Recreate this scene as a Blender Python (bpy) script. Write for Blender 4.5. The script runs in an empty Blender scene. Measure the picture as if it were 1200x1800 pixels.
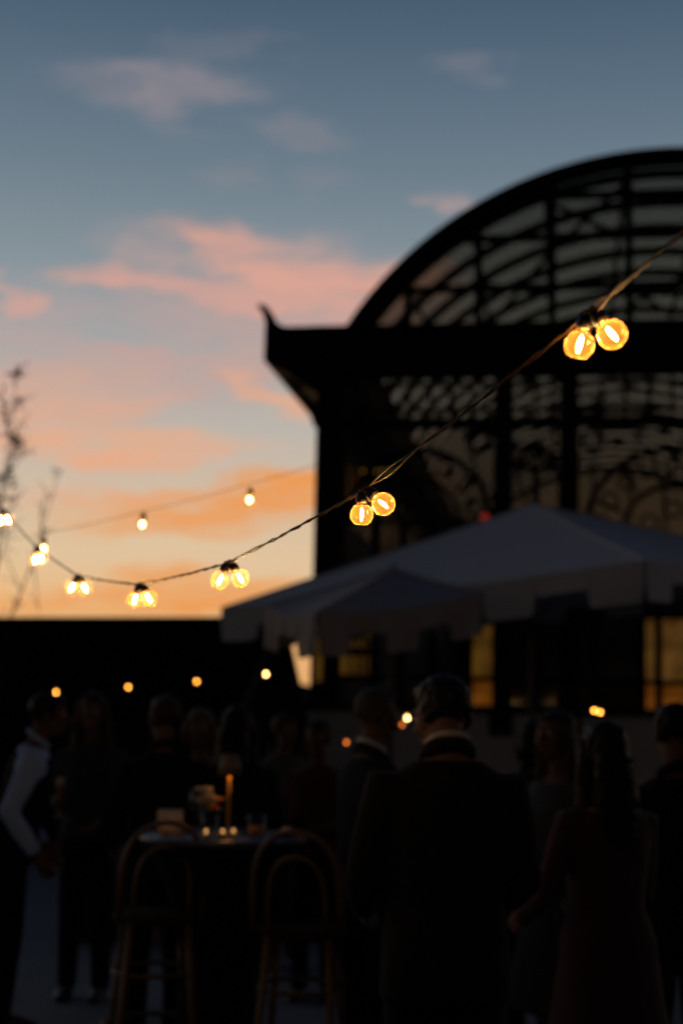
import bpy, bmesh, math, random
from mathutils import Vector, Matrix, Euler, noise
R = math.radians
PI = math.pi
rnd = random.Random(7)
sc = bpy.context.scene
col = sc.collection

# ------------------------------------------------------------------ camera
CAM_H, PITCH, ROLL, FPX = 1.62, R(8), R(1.3), 2500.0
cam_d = bpy.data.cameras.new('camera')
cam = bpy.data.objects.new('camera', cam_d)
col.objects.link(cam)
cam_d.sensor_fit = 'VERTICAL'
cam_d.sensor_height = 36.0
cam_d.lens = 50.0
cam_d.clip_start = 0.05
cam_d.clip_end = 2000
cam.location = (0, 0, CAM_H)
cam.rotation_euler = (Matrix.Rotation(R(90) + PITCH, 4, 'X') @ Matrix.Rotation(ROLL, 4, 'Z')).to_euler()
cam_d.dof.use_dof = True
cam_d.dof.focus_distance = 2.47
cam_d.dof.aperture_fstop = 2.45
sc.camera = cam


def ray(px, py):
    x = (px - 600) / FPX
    y = -(py - 900) / FPX
    c, s = math.cos(ROLL), math.sin(ROLL)
    x, y = x * c - y * s, x * s + y * c
    cp, sp = math.cos(PITCH), math.sin(PITCH)
    return Vector((x, cp - y * sp, sp + y * cp))


def at(px, py, Y):
    """the point Y metres out from the camera's foot that was surveyed at this spot of the photograph"""
    d = ray(px, py)
    return Vector((0, 0, CAM_H)) + d * (Y / d.y)


def azel(px, py):
    d = ray(px, py)
    return math.atan2(d.x, d.y), math.atan2(d.z, math.hypot(d.x, d.y))


# ------------------------------------------------------------------ sky (dusk)
world = bpy.data.worlds.new('World')
sc.world = world
world.use_nodes = True
W = world.node_tree
W.nodes.clear()


def wn(t, **k):
    n = W.nodes.new(t)
    for a, b in k.items():
        setattr(n, a, b)
    return n


def wl(a, b):
    W.links.new(a, b)


def wmath(op, a, b=None, clamp=False):
    n = wn('ShaderNodeMath', operation=op, use_clamp=clamp)
    for i, v in enumerate((a, b)):
        if v is None:
            continue
        if isinstance(v, (int, float)):
            n.inputs[i].default_value = v
        else:
            wl(v, n.inputs[i])
    return n.outputs[0]


tc = wn('ShaderNodeTexCoord')
sep = wn('ShaderNodeSeparateXYZ')
wl(tc.outputs['Generated'], sep.inputs[0])
az = wmath('ARCTAN2', sep.outputs[0], sep.outputs[1])
el = wmath('ARCSINE', sep.outputs[2])
# gentle warp of the sky coordinates so that the cloud edges are ragged
nz = wn('ShaderNodeTexNoise')
nz.inputs['Scale'].default_value = 1.0
nz.inputs['Detail'].default_value = 7.0
nz.inputs['Roughness'].default_value = 0.6
cmb = wn('ShaderNodeCombineXYZ')
wl(wmath('MULTIPLY', az, 11.0), cmb.inputs[0])
wl(wmath('MULTIPLY', el, 30.0), cmb.inputs[1])
wl(cmb.outputs[0], nz.inputs['Vector'])
nsep = wn('ShaderNodeSeparateColor')
wl(nz.outputs['Color'], nsep.inputs[0])
azw = wmath('ADD', az, wmath('MULTIPLY', wmath('SUBTRACT', nsep.outputs[0], 0.5), 0.16))
elw = wmath('ADD', el, wmath('MULTIPLY', wmath('SUBTRACT', nsep.outputs[1], 0.5), 0.048))
skyv = wn('ShaderNodeCombineXYZ')
wl(azw, skyv.inputs[0])
wl(elw, skyv.inputs[1])
# fine streaks of thin cloud
nz2 = wn('ShaderNodeTexNoise')
nz2.inputs['Scale'].default_value = 1.0
nz2.inputs['Detail'].default_value = 6.0
nz2.inputs['Roughness'].default_value = 0.6
cmb2 = wn('ShaderNodeCombineXYZ')
wl(wmath('MULTIPLY', azw, 15.0), cmb2.inputs[0])
wl(wmath('SUBTRACT', wmath('MULTIPLY', elw, 95.0), wmath('MULTIPLY', azw, 9.0)), cmb2.inputs[1])
wl(cmb2.outputs[0], nz2.inputs['Vector'])
streak = wn('ShaderNodeMapRange')
wl(nz2.outputs['Fac'], streak.inputs['Value'])
for i, v in zip((1, 2, 3, 4), (0.32, 0.66, 0.35, 1.25)):
    streak.inputs[i].default_value = v

# clear-sky gradient by elevation (degrees -> linear colour)
ramp = wn('ShaderNodeValToRGB')
stops = [(-8, (.30, .15, .06)), (0, (.80, .40, .14)), (3.8, (.84, .46, .19)), (5.7, (.77, .55, .33)), (8, (.66, .51, .36)), (10.3, (.55, .475, .40)),
         (12.5, (.44, .435, .41)), (14.8, (.33, .37, .385)), (17, (.250, .303, .335)), (19.3, (.198, .252, .293)), (21.5, (.152, .209, .258)),
         (24.7, (.100, .153, .212)), (27.8, (.067, .111, .167)), (36, (.036, .062, .110)), (50, (.015, .036, .092)), (90, (.008, .029, .092))]
lo, hi = -8.0, 90.0
er = ramp.color_ramp
er.interpolation = 'B_SPLINE'
while len(er.elements) < len(stops):
    er.elements.new(0.5)
for e_, (d, c) in zip(er.elements, stops):
    e_.position = (d - lo) / (hi - lo)
    e_.color = (*c, 1)
wl(wmath('DIVIDE', wmath('SUBTRACT', wmath('MULTIPLY', el, 180 / PI), lo), hi - lo, True), ramp.inputs[0])
colour = ramp.outputs[0]
PINK, ROSE, PEACH, ORANGE, CREAM, HAZE = (.76, .375, .285), (.56, .36, .32), (.80, .41, .25), (.84, .325, .090), (.74, .56, .36), (.30, .26, .285)
# (px, py, half width, half height, tilt, strength, colour): each bank of cloud, where it hangs in the western sky
banks = [
    (260, 150, 220, 36, 3, .45, HAZE), (300, 150, 120, 36, 0, .40, HAZE), (390, 95, 130, 26, 8, .18, HAZE), (515, 228, 85, 36, 0, .36, HAZE), (830, 118, 60, 26, 0, .26, HAZE), (320, 190, 60, 40, -20, .2, HAZE),
    (772, 364, 46, 22, 0, .42, ROSE), (395, 298, 60, 22, 0, .26, HAZE), (560, 315, 70, 22, 0, .2, HAZE),
    (520, 510, 330, 95, -6, .75, ROSE), (180, 545, 220, 40, 0, .35, ROSE), (425, 455, 110, 44, -28, .70, PINK), (330, 515, 230, 26, -2, .62, PINK), (600, 515, 180, 60, 4, .62, PINK), (620, 480, 160, 36, -4, .42, PINK),
    (40, 590, 190, 36, -6, .50, ROSE), (0, 515, 38, 40, 0, .70, PINK), (480, 590, 190, 40, 0, .40, ROSE),
    (250, 670, 330, 75, 8, .60, ROSE), (420, 640, 240, 60, 4, .45, ROSE), (60, 700, 200, 60, 4, .4, PEACH), (120, 735, 190, 44, 12, .42, PEACH), (490, 695, 130, 26, -16, .75, PEACH), (430, 660, 120, 36, 0, .3, ROSE), (20, 650, 110, 34, 5, .4, ROSE),
    (190, 790, 260, 34, 3, .90, PEACH), (250, 775, 120, 26, -6, .5, PEACH), (420, 875, 320, 38, 7, .95, ORANGE), (560, 864, 200, 44, 7, 1.0, ORANGE), (130, 870, 240, 22, 4, .4, PEACH), (330, 925, 240, 18, 3, .6, ORANGE),
    (290, 1000, 120, 24, 0, .70, ORANGE), (500, 985, 200, 20, 3, .4, CREAM), (250, 960, 300, 26, 2, .35, CREAM), (430, 1045, 380, 34, 2, .85, ORANGE), (120, 1060, 260, 20, 0, .4, ORANGE),
]
for (px, py, hw, hh, tilt, s, c) in banks:
    a, e = azel(px, py)
    mp = wn('ShaderNodeMapping', vector_type='TEXTURE')
    mp.inputs['Location'].default_value = (a, e, 0)
    mp.inputs['Rotation'].default_value = (0, 0, R(tilt))
    mp.inputs['Scale'].default_value = (hw / FPX * 1.42, hh / FPX * 1.42, 1)
    wl(skyv.outputs[0], mp.inputs[0])
    g = wn('ShaderNodeTexGradient', gradient_type='SPHERICAL')
    wl(mp.outputs[0], g.inputs[0])
    sm_ = wn('ShaderNodeMapRange', interpolation_type='SMOOTHERSTEP')
    wl(g.outputs['Fac'], sm_.inputs['Value'])
    sm_.inputs[1].default_value, sm_.inputs[2].default_value, sm_.inputs[3].default_value, sm_.inputs[4].default_value = 0.0, 0.80, 0.0, 1.0
    f = wmath('MULTIPLY', sm_.outputs[0], wmath('MULTIPLY', streak.outputs[0], s), True)
    mx = wn('ShaderNodeMix', data_type='RGBA')
    wl(f, mx.inputs[0])
    wl(colour, mx.inputs[6])
    mx.inputs[7].default_value = (*c, 1)
    colour = mx.outputs[2]
# the sky darkens smoothly away from the afterglow (which lies ahead, a little to the left)
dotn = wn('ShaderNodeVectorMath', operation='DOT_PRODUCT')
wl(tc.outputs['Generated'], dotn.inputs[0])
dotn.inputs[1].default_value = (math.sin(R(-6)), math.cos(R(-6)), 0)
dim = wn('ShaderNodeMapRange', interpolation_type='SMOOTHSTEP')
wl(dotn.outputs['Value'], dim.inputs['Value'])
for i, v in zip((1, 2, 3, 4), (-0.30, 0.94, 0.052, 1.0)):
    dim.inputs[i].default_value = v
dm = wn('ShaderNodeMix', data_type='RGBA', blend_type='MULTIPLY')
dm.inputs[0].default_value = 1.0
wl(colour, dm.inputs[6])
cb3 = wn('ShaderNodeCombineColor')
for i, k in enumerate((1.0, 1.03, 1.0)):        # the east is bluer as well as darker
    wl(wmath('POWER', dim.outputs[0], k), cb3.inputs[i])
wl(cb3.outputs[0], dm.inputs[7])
# a physical twilight sky underneath, sun just at the horizon
nish = wn('ShaderNodeTexSky', sky_type='NISHITA')
nish.sun_disc = False
nish.sun_elevation = R(-3)
nish.sun_rotation = R(-6)
addn = wn('ShaderNodeMix', data_type='RGBA', blend_type='ADD')
addn.inputs[0].default_value = 0.01
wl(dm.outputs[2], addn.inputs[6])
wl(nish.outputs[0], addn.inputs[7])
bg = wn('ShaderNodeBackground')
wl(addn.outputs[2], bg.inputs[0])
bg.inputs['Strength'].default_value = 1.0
wo = wn('ShaderNodeOutputWorld')
wl(bg.outputs[0], wo.inputs[0])

sun_d = bpy.data.lights.new('sun', 'SUN')
sun = bpy.data.objects.new('sun', sun_d)
col.objects.link(sun)
sun_d.energy = 0.02
sun_d.angle = R(12)
sun_d.color = (1, .55, .3)
sun.rotation_euler = (Vector((-math.sin(R(-6)), -math.cos(R(-6)), -math.tan(R(2))))).to_track_quat('-Z', 'Y').to_euler()

vs = sc.view_settings
vs.view_transform = 'Standard'
vs.look = 'None'
vs.exposure = 0
vs.gamma = 1
vs.use_curve_mapping = False
sc.cycles.transparent_max_bounces = 40
sc.cycles.max_bounces = 8
sc.cycles.sample_clamp_indirect = 4.0


# ------------------------------------------------------------------ helpers
def tag(o, label=None, cat=None, group=None, kind=None):
    if label: o['label'] = label
    if cat: o['category'] = cat
    if group: o['group'] = group
    if kind: o['kind'] = kind
    return o


def empty(name, loc, rz=0.0):
    o = bpy.data.objects.new(name, None)
    col.objects.link(o)
    o.location = loc
    o.rotation_euler = (0, 0, rz)
    o.empty_display_size = 0.1
    return o


class MB:
    def __init__(s):
        s.v, s.f, s.m = [], [], []

    def add(s, vs, fs, mi=0):
        b = len(s.v)
        s.v += [tuple(x) for x in vs]
        s.f += [tuple(b + i for i in f) for f in fs]
        s.m += [mi] * len(fs)
        return s

    def box(s, a, b, mi=0):
        x0, y0, z0 = a
        x1, y1, z1 = b
        return s.add([(x0, y0, z0), (x1, y0, z0), (x1, y1, z0), (x0, y1, z0), (x0, y0, z1), (x1, y0, z1), (x1, y1, z1), (x0, y1, z1)],
                     [(3, 2, 1, 0), (4, 5, 6, 7), (0, 1, 5, 4), (1, 2, 6, 5), (2, 3, 7, 6), (3, 0, 4, 7)], mi)

    def loft(s, rings, mi=0, closed=False):
        n = len(rings[0])
        vs_ = [p for r in rings for p in r]
        fs = []
        for i in range(len(rings) - 1):
            for j in range(n):
                k = (j + 1) % n
                fs.append((i * n + j, i * n + k, (i + 1) * n + k, (i + 1) * n + j))
        if closed:
            i = len(rings) - 1
            for j in range(n):
                k = (j + 1) % n
                fs.append((i * n + j, i * n + k, k, j))
        else:
            fs.append(tuple(range(n - 1, -1, -1)))
            fs.append(tuple((len(rings) - 1) * n + j for j in range(n)))
        return s.add(vs_, fs, mi)

    def tube(s, pts, r, n=8, mi=0, flat=1.0, closed=False):
        pts = [Vector(p) for p in pts]
        rs = r if isinstance(r, (list, tuple)) else [r] * len(pts)
        rings = []
        ref = None
        N = len(pts)
        for i, p in enumerate(pts):
            if closed:
                t = pts[(i + 1) % N] - pts[i - 1]
            else:
                t = pts[min(i + 1, N - 1)] - pts[max(i - 1, 0)]
            t = t.normalized() if t.length > 1e-9 else Vector((0, 0, 1))
            if ref is None:
                ref = Vector((1, 0, 0)) if abs(t.x) < 0.8 else Vector((0, 1, 0))
            a = (ref - t * ref.dot(t)).normalized()
            ref = a
            b = t.cross(a)
            rings.append([p + (a * math.cos(2 * PI * j / n) + b * math.sin(2 * PI * j / n) * flat) * rs[i] for j in range(n)])
        return s.loft(rings, mi, closed)

    def lathe(s, prof, n=20, mi=0, c=(0, 0, 0)):
        rings = [[Vector((c[0] + r_ * math.cos(2 * PI * j / n), c[1] + r_ * math.sin(2 * PI * j / n), c[2] + z)) for j in range(n)] for r_, z in prof]
        return s.loft(rings, mi)

    def ell(s, c, r, nu=14, nv=9, mi=0, rot=None):
        c = Vector(c)
        rings = []
        for i in range(nv + 1):
            th = PI * (i + 0.02 * (i == 0) - 0.02 * (i == nv)) / nv
            rg = []
            for j in range(nu):
                p = Vector((r[0] * math.sin(th) * math.cos(2 * PI * j / nu), r[1] * math.sin(th) * math.sin(2 * PI * j / nu), -r[2] * math.cos(th)))
                if rot: p = rot @ p
                rg.append(c + p)
            rings.append(rg)
        return s.loft(rings, mi)

    def prism(s, poly, axis, d0, d1, mi=0):
        """polygon in the other two axes, pushed along axis"""
        def mk(p, d):
            if axis == 'y': return (p[0], d, p[1])
            if axis == 'x': return (d, p[0], p[1])
            return (p[0], p[1], d)
        n = len(poly)
        vs_ = [mk(p, d0) for p in poly] + [mk(p, d1) for p in poly]
        fs = [tuple(range(n)), tuple(range(2 * n - 1, n - 1, -1))] + [(i, n + i, n + (i + 1) % n, (i + 1) % n) for i in range(n)]
        return s.add(vs_, fs, mi)

    def mesh(s, name):
        me = bpy.data.meshes.new(name)
        me.from_pydata(s.v, [], s.f)
        if any(s.m):
            me.polygons.foreach_set('material_index', s.m)
        bm = bmesh.new()
        bm.from_mesh(me)
        bmesh.ops.recalc_face_normals(bm, faces=bm.faces)
        bm.to_mesh(me)
        bm.free()
        return me

    def build(s, name, mat, parent=None, smooth=False, bevel=0):
        me = s.mesh(name)
        for m in (mat if isinstance(mat, (list, tuple)) else [mat]):
            me.materials.append(m)
        if smooth:
            me.polygons.foreach_set('use_smooth', [True] * len(me.polygons))
        o = bpy.data.objects.new(name, me)
        col.objects.link(o)
        if parent: o.parent = parent
        if bevel:
            b = o.modifiers.new('bevel', 'BEVEL')
            b.width = bevel
            b.segments = 2
            b.limit_method = 'ANGLE'
        return o


def link_mesh(name, me, parent, M=None):
    o = bpy.data.objects.new(name, me)
    col.objects.link(o)
    o.parent = parent
    if M is not None: o.matrix_local = M
    return o


def mat(name, c, rough=0.7, metal=0.0, var=0.15, scale=8.0, bump=0.0, bscale=60.0, spec=None, sheen=0.0):
    m = bpy.data.materials.new(name)
    m.use_nodes = True
    t = m.node_tree
    b = t.nodes['Principled BSDF']
    b.inputs['Roughness'].default_value = rough
    b.inputs['Metallic'].default_value = metal
    if spec is not None: b.inputs['Specular IOR Level'].default_value = spec
    if sheen: b.inputs['Sheen Weight'].default_value = sheen
    tcn = t.nodes.new('ShaderNodeTexCoord')
    n = t.nodes.new('ShaderNodeTexNoise')
    n.inputs['Scale'].default_value = scale
    n.inputs['Detail'].default_value = 5
    t.links.new(tcn.outputs['Object'], n.inputs['Vector'])
    mx = t.nodes.new('ShaderNodeMix')
    mx.data_type = 'RGBA'
    mx.inputs[6].default_value = (*[x * (1 - var) for x in c], 1)
    mx.inputs[7].default_value = (*[min(1, x * (1 + var)) for x in c], 1)
    t.links.new(n.outputs['Fac'], mx.inputs[0])
    t.links.new(mx.outputs[2], b.inputs['Base Color'])
    if bump:
        n2 = t.nodes.new('ShaderNodeTexNoise')
        n2.inputs['Scale'].default_value = bscale
        n2.inputs['Detail'].default_value = 4
        t.links.new(tcn.outputs['Object'], n2.inputs['Vector'])
        bp = t.nodes.new('ShaderNodeBump')
        bp.inputs['Strength'].default_value = bump
        bp.inputs['Distance'].default_value = 0.01
        t.links.new(n2.outputs['Fac'], bp.inputs['Height'])
        t.links.new(bp.outputs[0], b.inputs['Normal'])
    return m


def emit(name, c, s, var=0.0, scale=6.0):
    m = bpy.data.materials.new(name)
    m.use_nodes = True
    t = m.node_tree
    t.nodes.clear()
    e = t.nodes.new('ShaderNodeEmission')
    e.inputs[0].default_value = (*c, 1)
    e.inputs[1].default_value = s
    o = t.nodes.new('ShaderNodeOutputMaterial')
    t.links.new(e.outputs[0], o.inputs[0])
    if var:
        tcn = t.nodes.new('ShaderNodeTexCoord')
        n = t.nodes.new('ShaderNodeTexNoise')
        n.inputs['Scale'].default_value = scale
        n.inputs['Detail'].default_value = 3
        t.links.new(tcn.outputs['Object'], n.inputs['Vector'])
        mr = t.nodes.new('ShaderNodeMapRange')
        mr.inputs[1].default_value, mr.inputs[2].default_value = 0.3, 0.7
        mr.inputs[3].default_value, mr.inputs[4].default_value = s * (1 - var), s * (1 + var)
        t.links.new(n.outputs['Fac'], mr.inputs[0])
        t.links.new(mr.outputs[0], e.inputs[1])
    return m


def thin_glass(name, tint, gloss=0.05, rough=0.05, dust_glow=0.0, dust_glow_col=(.5, .5, .5), rim=0.0):
    m = bpy.data.materials.new(name)
    m.use_nodes = True
    t = m.node_tree
    t.nodes.clear()
    o = t.nodes.new('ShaderNodeOutputMaterial')
    tr = t.nodes.new('ShaderNodeBsdfTransparent')
    tr.inputs[0].default_value = (*tint, 1)
    gl = t.nodes.new('ShaderNodeBsdfGlossy')
    gl.inputs['Roughness'].default_value = rough
    mx = t.nodes.new('ShaderNodeMixShader')
    fw = t.nodes.new('ShaderNodeLayerWeight')
    fw.inputs[0].default_value = 0.5
    fp = t.nodes.new('ShaderNodeMath')
    fp.operation = 'POWER'
    t.links.new(fw.outputs['Facing'], fp.inputs[0])
    fp.inputs[1].default_value = 5.0
    fm = t.nodes.new('ShaderNodeMath')
    fm.operation = 'MULTIPLY_ADD'
    t.links.new(fp.outputs[0], fm.inputs[0])
    f0 = 0.02 if gloss < 0.06 else 0.045
    fm.inputs[1].default_value = 0.6
    fm.inputs[2].default_value = f0
    t.links.new(fm.outputs[0], mx.inputs[0])
    t.links.new(tr.outputs[0], mx.inputs[1])
    t.links.new(gl.outputs[0], mx.inputs[2])
    out = mx.outputs[0]
    if dust_glow:  # translucent veil: dirt on the panes, painted amber glow on the bulbs
        df = t.nodes.new('ShaderNodeBsdfTranslucent')
        df.inputs[0].default_value = (*dust_glow_col, 1)
        d2 = t.nodes.new('ShaderNodeMixShader')
        lw = t.nodes.new('ShaderNodeLayerWeight')
        lw.inputs[0].default_value = 0.5
        pw = t.nodes.new('ShaderNodeMath')
        pw.operation = 'POWER'
        t.links.new(lw.outputs['Facing'], pw.inputs[0])
        pw.inputs[1].default_value = 4.0
        tcn = t.nodes.new('ShaderNodeTexCoord')
        n = t.nodes.new('ShaderNodeTexNoise')
        n.inputs['Scale'].default_value = 160
        n.inputs['Detail'].default_value = 4
        t.links.new(tcn.outputs['Object'], n.inputs['Vector'])
        mr = t.nodes.new('ShaderNodeMapRange')
        mr.inputs[1].default_value, mr.inputs[2].default_value = 0.35, 0.7
        mr.inputs[3].default_value, mr.inputs[4].default_value = dust_glow * 0.92, dust_glow * 1.08
        t.links.new(n.outputs['Fac'], mr.inputs[0])
        ma = t.nodes.new('ShaderNodeMath')
        ma.operation = 'MULTIPLY_ADD'
        t.links.new(pw.outputs[0], ma.inputs[0])
        ma.inputs[1].default_value = rim
        t.links.new(mr.outputs[0], ma.inputs[2])
        t.links.new(ma.outputs[0], d2.inputs[0])
        t.links.new(out, d2.inputs[1])
        t.links.new(df.outputs[0], d2.inputs[2])
        out = d2.outputs[0]
    t.links.new(out, o.inputs[0])
    return m


M = {
    'ground': mat('terrace_stone', (.17, .175, .18), .85, var=.25, scale=1.2, bump=.3, bscale=25),
    'iron': mat('painted_iron', (.012, .012, .012), .6, var=.3, scale=5, spec=.2),
    'plinth': mat('whitewashed_stone', (.80, .77, .74), .9, var=.1, scale=2.0, bump=.3, bscale=20),
    'glass': thin_glass('dirty_glass', (.50, .48, .45), dust_glow=.02, dust_glow_col=(.3, .28, .25)),
    'gable_glass': thin_glass('gable_glass', (.50, .475, .43), dust_glow=.02, dust_glow_col=(.3, .28, .25)),
    'roof_glass': thin_glass('roof_glass', (.93, .90, .86), dust_glow=.01, dust_glow_col=(.3, .28, .25)),
    'back_glass': thin_glass('grimy_back_glass', (.43, .40, .36), dust_glow=.03, dust_glow_col=(.3, .28, .25)),
    'lit': emit('lit_room_glass', (1.0, .46, .07), .05, .7, 3.0),
    'lit_orange': emit('lit_room_glass_orange', (1.0, .30, .03), .085, .6, 4.0),
    'lit_pale': emit('lit_room_glass_pale', (1.0, .46, .10), .062, .6, 4.0),
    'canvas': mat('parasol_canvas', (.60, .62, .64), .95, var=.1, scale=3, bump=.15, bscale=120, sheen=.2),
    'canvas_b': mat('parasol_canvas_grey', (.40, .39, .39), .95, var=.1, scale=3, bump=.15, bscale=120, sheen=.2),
    'pole': mat('parasol_pole', (.04, .035, .03), .5),
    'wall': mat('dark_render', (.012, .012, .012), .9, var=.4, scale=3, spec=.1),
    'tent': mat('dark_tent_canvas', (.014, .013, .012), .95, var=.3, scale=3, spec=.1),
    'tentpole': mat('tent_pole_wood', (.20, .14, .09), .7, var=.3, scale=12),
    'rubber': mat('black_rubber', (.060, .030, .011), .5, var=.3, scale=40, bump=.2, bscale=300, spec=.06),
    'socket': mat('socket_plastic', (.016, .013, .012), .45, var=.3, scale=40),
    'brass': mat('brass', (.62, .40, .16), .28, 1.0, var=.15, scale=30),
    'filament': emit('hot_filament', (1.0, .60, .24), 620.0),
    'filament_far': emit('hot_filament_far', (1.0, .60, .22), 30.0),
    'filament_amber': emit('hot_filament_amber', (1.0, .40, .06), 17.0),
    'filament_red': emit('dim_ember', (1.0, .25, .04), 3.5),
    'globe': thin_glass('bulb_glass', (.99, .92, .78), gloss=.1, rough=.008, dust_glow=.036, dust_glow_col=(1.0, .45, .11), rim=.30),  # amber veil and brighter rim put the bulb's glow into the glass
    'globe_far': thin_glass('bulb_glass_far', (.99, .93, .80), gloss=.1, rough=.03, dust_glow=.05, dust_glow_col=(1.0, .60, .2), rim=.25),  # same painted glow for the distant bulbs
    'bent': mat('bentwood', (.12, .07, .024), .45, var=.35, scale=14),
    'cane': mat('dark_cane_seat', (.035, .022, .010), .85, var=.3, scale=40, spec=.1),
    'blackcloth': mat('black_stretch_cloth', (.008, .008, .009), .9, var=.2, scale=6, spec=.1),
    'whitetop': mat('table_top', (.05, .052, .056), .3, var=.1, scale=6),
    'frost': thin_glass('frosted_glass', (.8, .75, .7), gloss=.1, rough=.3, dust_glow=.35, dust_glow_col=(.9, .75, .6), rim=.3),
    'clear': thin_glass('clear_glass', (.95, .95, .95), gloss=.1, rough=.02),
    'amber': mat('amber_drink', (.6, .24, .05), .2, var=.1),
    'amberstem': mat('amber_lacquer_stem', (.80, .42, .12), .45),
    'wax': mat('wax', (.75, .65, .5), .5),
    'flame': emit('flame', (1.0, .46, .12), 3.2),
    'petal_w': mat('white_petals', (.55, .50, .42), .8, var=.2, scale=30),
    'petal_o': mat('orange_petals', (.72, .20, .03), .8, var=.2, scale=30),
    'leaf': mat('leaf', (.05, .075, .03), .6, var=.4, scale=20),
    'bark': mat('bark', (.045, .035, .03), .9, var=.4, scale=20),
    'napkin': mat('napkin', (.55, .42, .38), .9, var=.1),
    'shade': mat('lamp_shade', (.16, .12, .09), .6, var=.1),
    'planter': mat('planter_wood', (.05, .045, .03), .8, var=.3, scale=8),
    'redlamp': emit('red_lamp', (1.0, .05, .03), .22),
}

# ------------------------------------------------------------------ ground
g = MB()
xs = [-400, -60, -20, -8, -4, 0, 4, 8, 20, 60, 400]
ys = [-60, -10, 0, 4, 8, 12, 18, 30, 60, 150, 600]
vsg = [(x, y, 0) for y in ys for x in xs]
nx = len(xs)
g.add(vsg, [(j * nx + i, j * nx + i + 1, (j + 1) * nx + i + 1, (j + 1) * nx + i) for j in range(len(ys) - 1) for i in range(nx - 1)])
tag(g.build('ground', M['ground']), kind='structure')

# ------------------------------------------------------------------ conservatory (glasshouse)
YAW = R(9)
corner = at(558, 700, 18.5)
house = empty('conservatory', (corner.x, corner.y, 0), -YAW)
tag(house, 'big dark glasshouse with barrel vaulted roof and round gable behind the white parasols', 'conservatory')
LEN, WID, UC = 24.0, 9.2, 4.6
AR, AZ = 5.0, 3.99                       # circle of the vault
Z_SILL, Z_T1, Z_T2, Z_F0, Z_F1 = 1.74, 5.35, 5.46, 6.06, 6.68
IR = M['iron']


def hb(name, a, b, bevel=0.0):
    return MB().box(a, b).build(name, IR, house, bevel=bevel)


pane_cache = {}


def pane(u0, u1, z0, z1, y=0.10, m=None, side=False):
    m = m or M['glass']
    key = (round(u1 - u0, 2), round(z1 - z0, 2), m.name, side)
    if key not in pane_cache:
        w, h = u1 - u0 - .004, z1 - z0 - .004
        bb = MB().box((-.004, -w / 2, -h / 2), (.004, w / 2, h / 2)) if side else MB().box((-w / 2, -.004, -h / 2), (w / 2, .004, h / 2))
        me = bb.mesh('pane')
        me.materials.append(m)
        pane_cache[key] = me
    o = link_mesh('pane', pane_cache[key], house)
    o.location = (y, (u0 + u1) / 2, (z0 + z1) / 2) if side else ((u0 + u1) / 2, y, (z0 + z1) / 2)
    return o


def arc_z(u, r=AR):
    return AZ + math.sqrt(max(r * r - (u - UC) ** 2, 0))


# plinth; unseen side and back walls raised solid to block the sky
pl = MB()
pl.box((-.06, -.08, 0), (WID + .06, .34, Z_SILL - .10))
pl.box((-.06, .34, 0), (.30, LEN, 4.2))
pl.box((WID - .30, .34, 0), (WID + .06, LEN, 4.2))
pl.box((.30, LEN - .36, 0), (WID - .30, LEN, Z_F0 - .003))
pl.build('plinth', M['plinth'], house, bevel=.02)
MB().box((.31, .35, 0), (WID - .31, LEN - .37, .12)).build('floor', M['wall'], house)
hb('sill', (-.10, -.13, Z_SILL - .10), (WID + .10, .36, Z_SILL), .015)
# pilasters of the front
pil = [(0, .38), (2.331, 2.572), (3.176, 3.42)]
pil = pil + [(WID - b, WID - a) for a, b in reversed(pil)]
for i, (a, b) in enumerate(pil):
    zl = Z_SILL + .003
    if i == 0:                                # the corner pier has a slit of glass low down on its outer side
        q = MB().box((a, -.04, 2.62), (b, .34, Z_F0))
        q.box((a, -.04, zl), (.05, .34, 2.62)).box((.155, -.04, zl), (b, .34, 2.62)).box((.05, -.04, zl), (.155, .34, 2.0))
        q.build('pilaster', IR, house)
        pane(.05, .155, 2.0, 2.62, .1, M['lit'])  # glowing pane stands in for sky showing through the slit
    else:
        hb('pilaster', (a, -.04, zl), (b, .34, Z_F0), .01)
    hb('pilaster_base', (a - .03, -.09, Z_SILL - .38), (b + .03, -.082 + .002, Z_SILL - .105)) if i in (1, 2, 3, 4) else None
# entablature and eaves, seen end-on at the corner
hb('frieze', (-.02, -.07, Z_F0 + .002), (WID + .02, .36, Z_F1 - .08), .01)
hb('cornice', (-.12, -.20, Z_F1 - .078), (WID + .12, .38, Z_F1), .015)
prof = [(-.70, 6.67), (-.70, 6.21), (-.62, 6.15), (-.38, 6.03), (-.16, 5.90), (.03, 5.76), (.06, 6.05), (.06, 6.67)]
MB().prism(prof, 'y', -.21, LEN).build('eave', IR, house)
MB().prism([(WID - u, z) for u, z in prof], 'y', -.21, LEN).build('eave', IR, house)
hb('wall_plate', (.061, .37, Z_F0 + .004), (.45, LEN - .31, Z_F1 + .04))
hb('wall_plate', (WID - .45, .37, Z_F0 + .004), (WID - .061, LEN - .31, Z_F1 + .04))


def horn(s):
    # plain curled horn outline
    poly = [(-.42, 6.672), (-.50, 6.70), (-.565, 6.77), (-.62, 6.88), (-.67, 6.945), (-.73, 6.985), (-.79, 6.992), (-.815, 6.975), (-.80, 6.945), (-.755, 6.89), (-.72, 6.81), (-.70, 6.74), (-.70, 6.672)]
    if s < 0: poly = [(WID - u, z) for u, z in poly]
    MB().prism(poly, 'y', -.21, -.05).build('acroterion', IR, house, bevel=.01)


horn(1)
horn(-1)
# eave brackets with an eye of daylight between their scrolls
for k in range(16):
    y = .4 + k * 1.45
    MB().prism([(-.66, 6.205), (-.36, 6.02), (-.05, 5.72), (-.05, 5.40), (-.12, 5.45), (-.2, 5.72), (-.42, 5.96)], 'y', y, y + .09).build('eave_bracket', IR, house)

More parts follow.
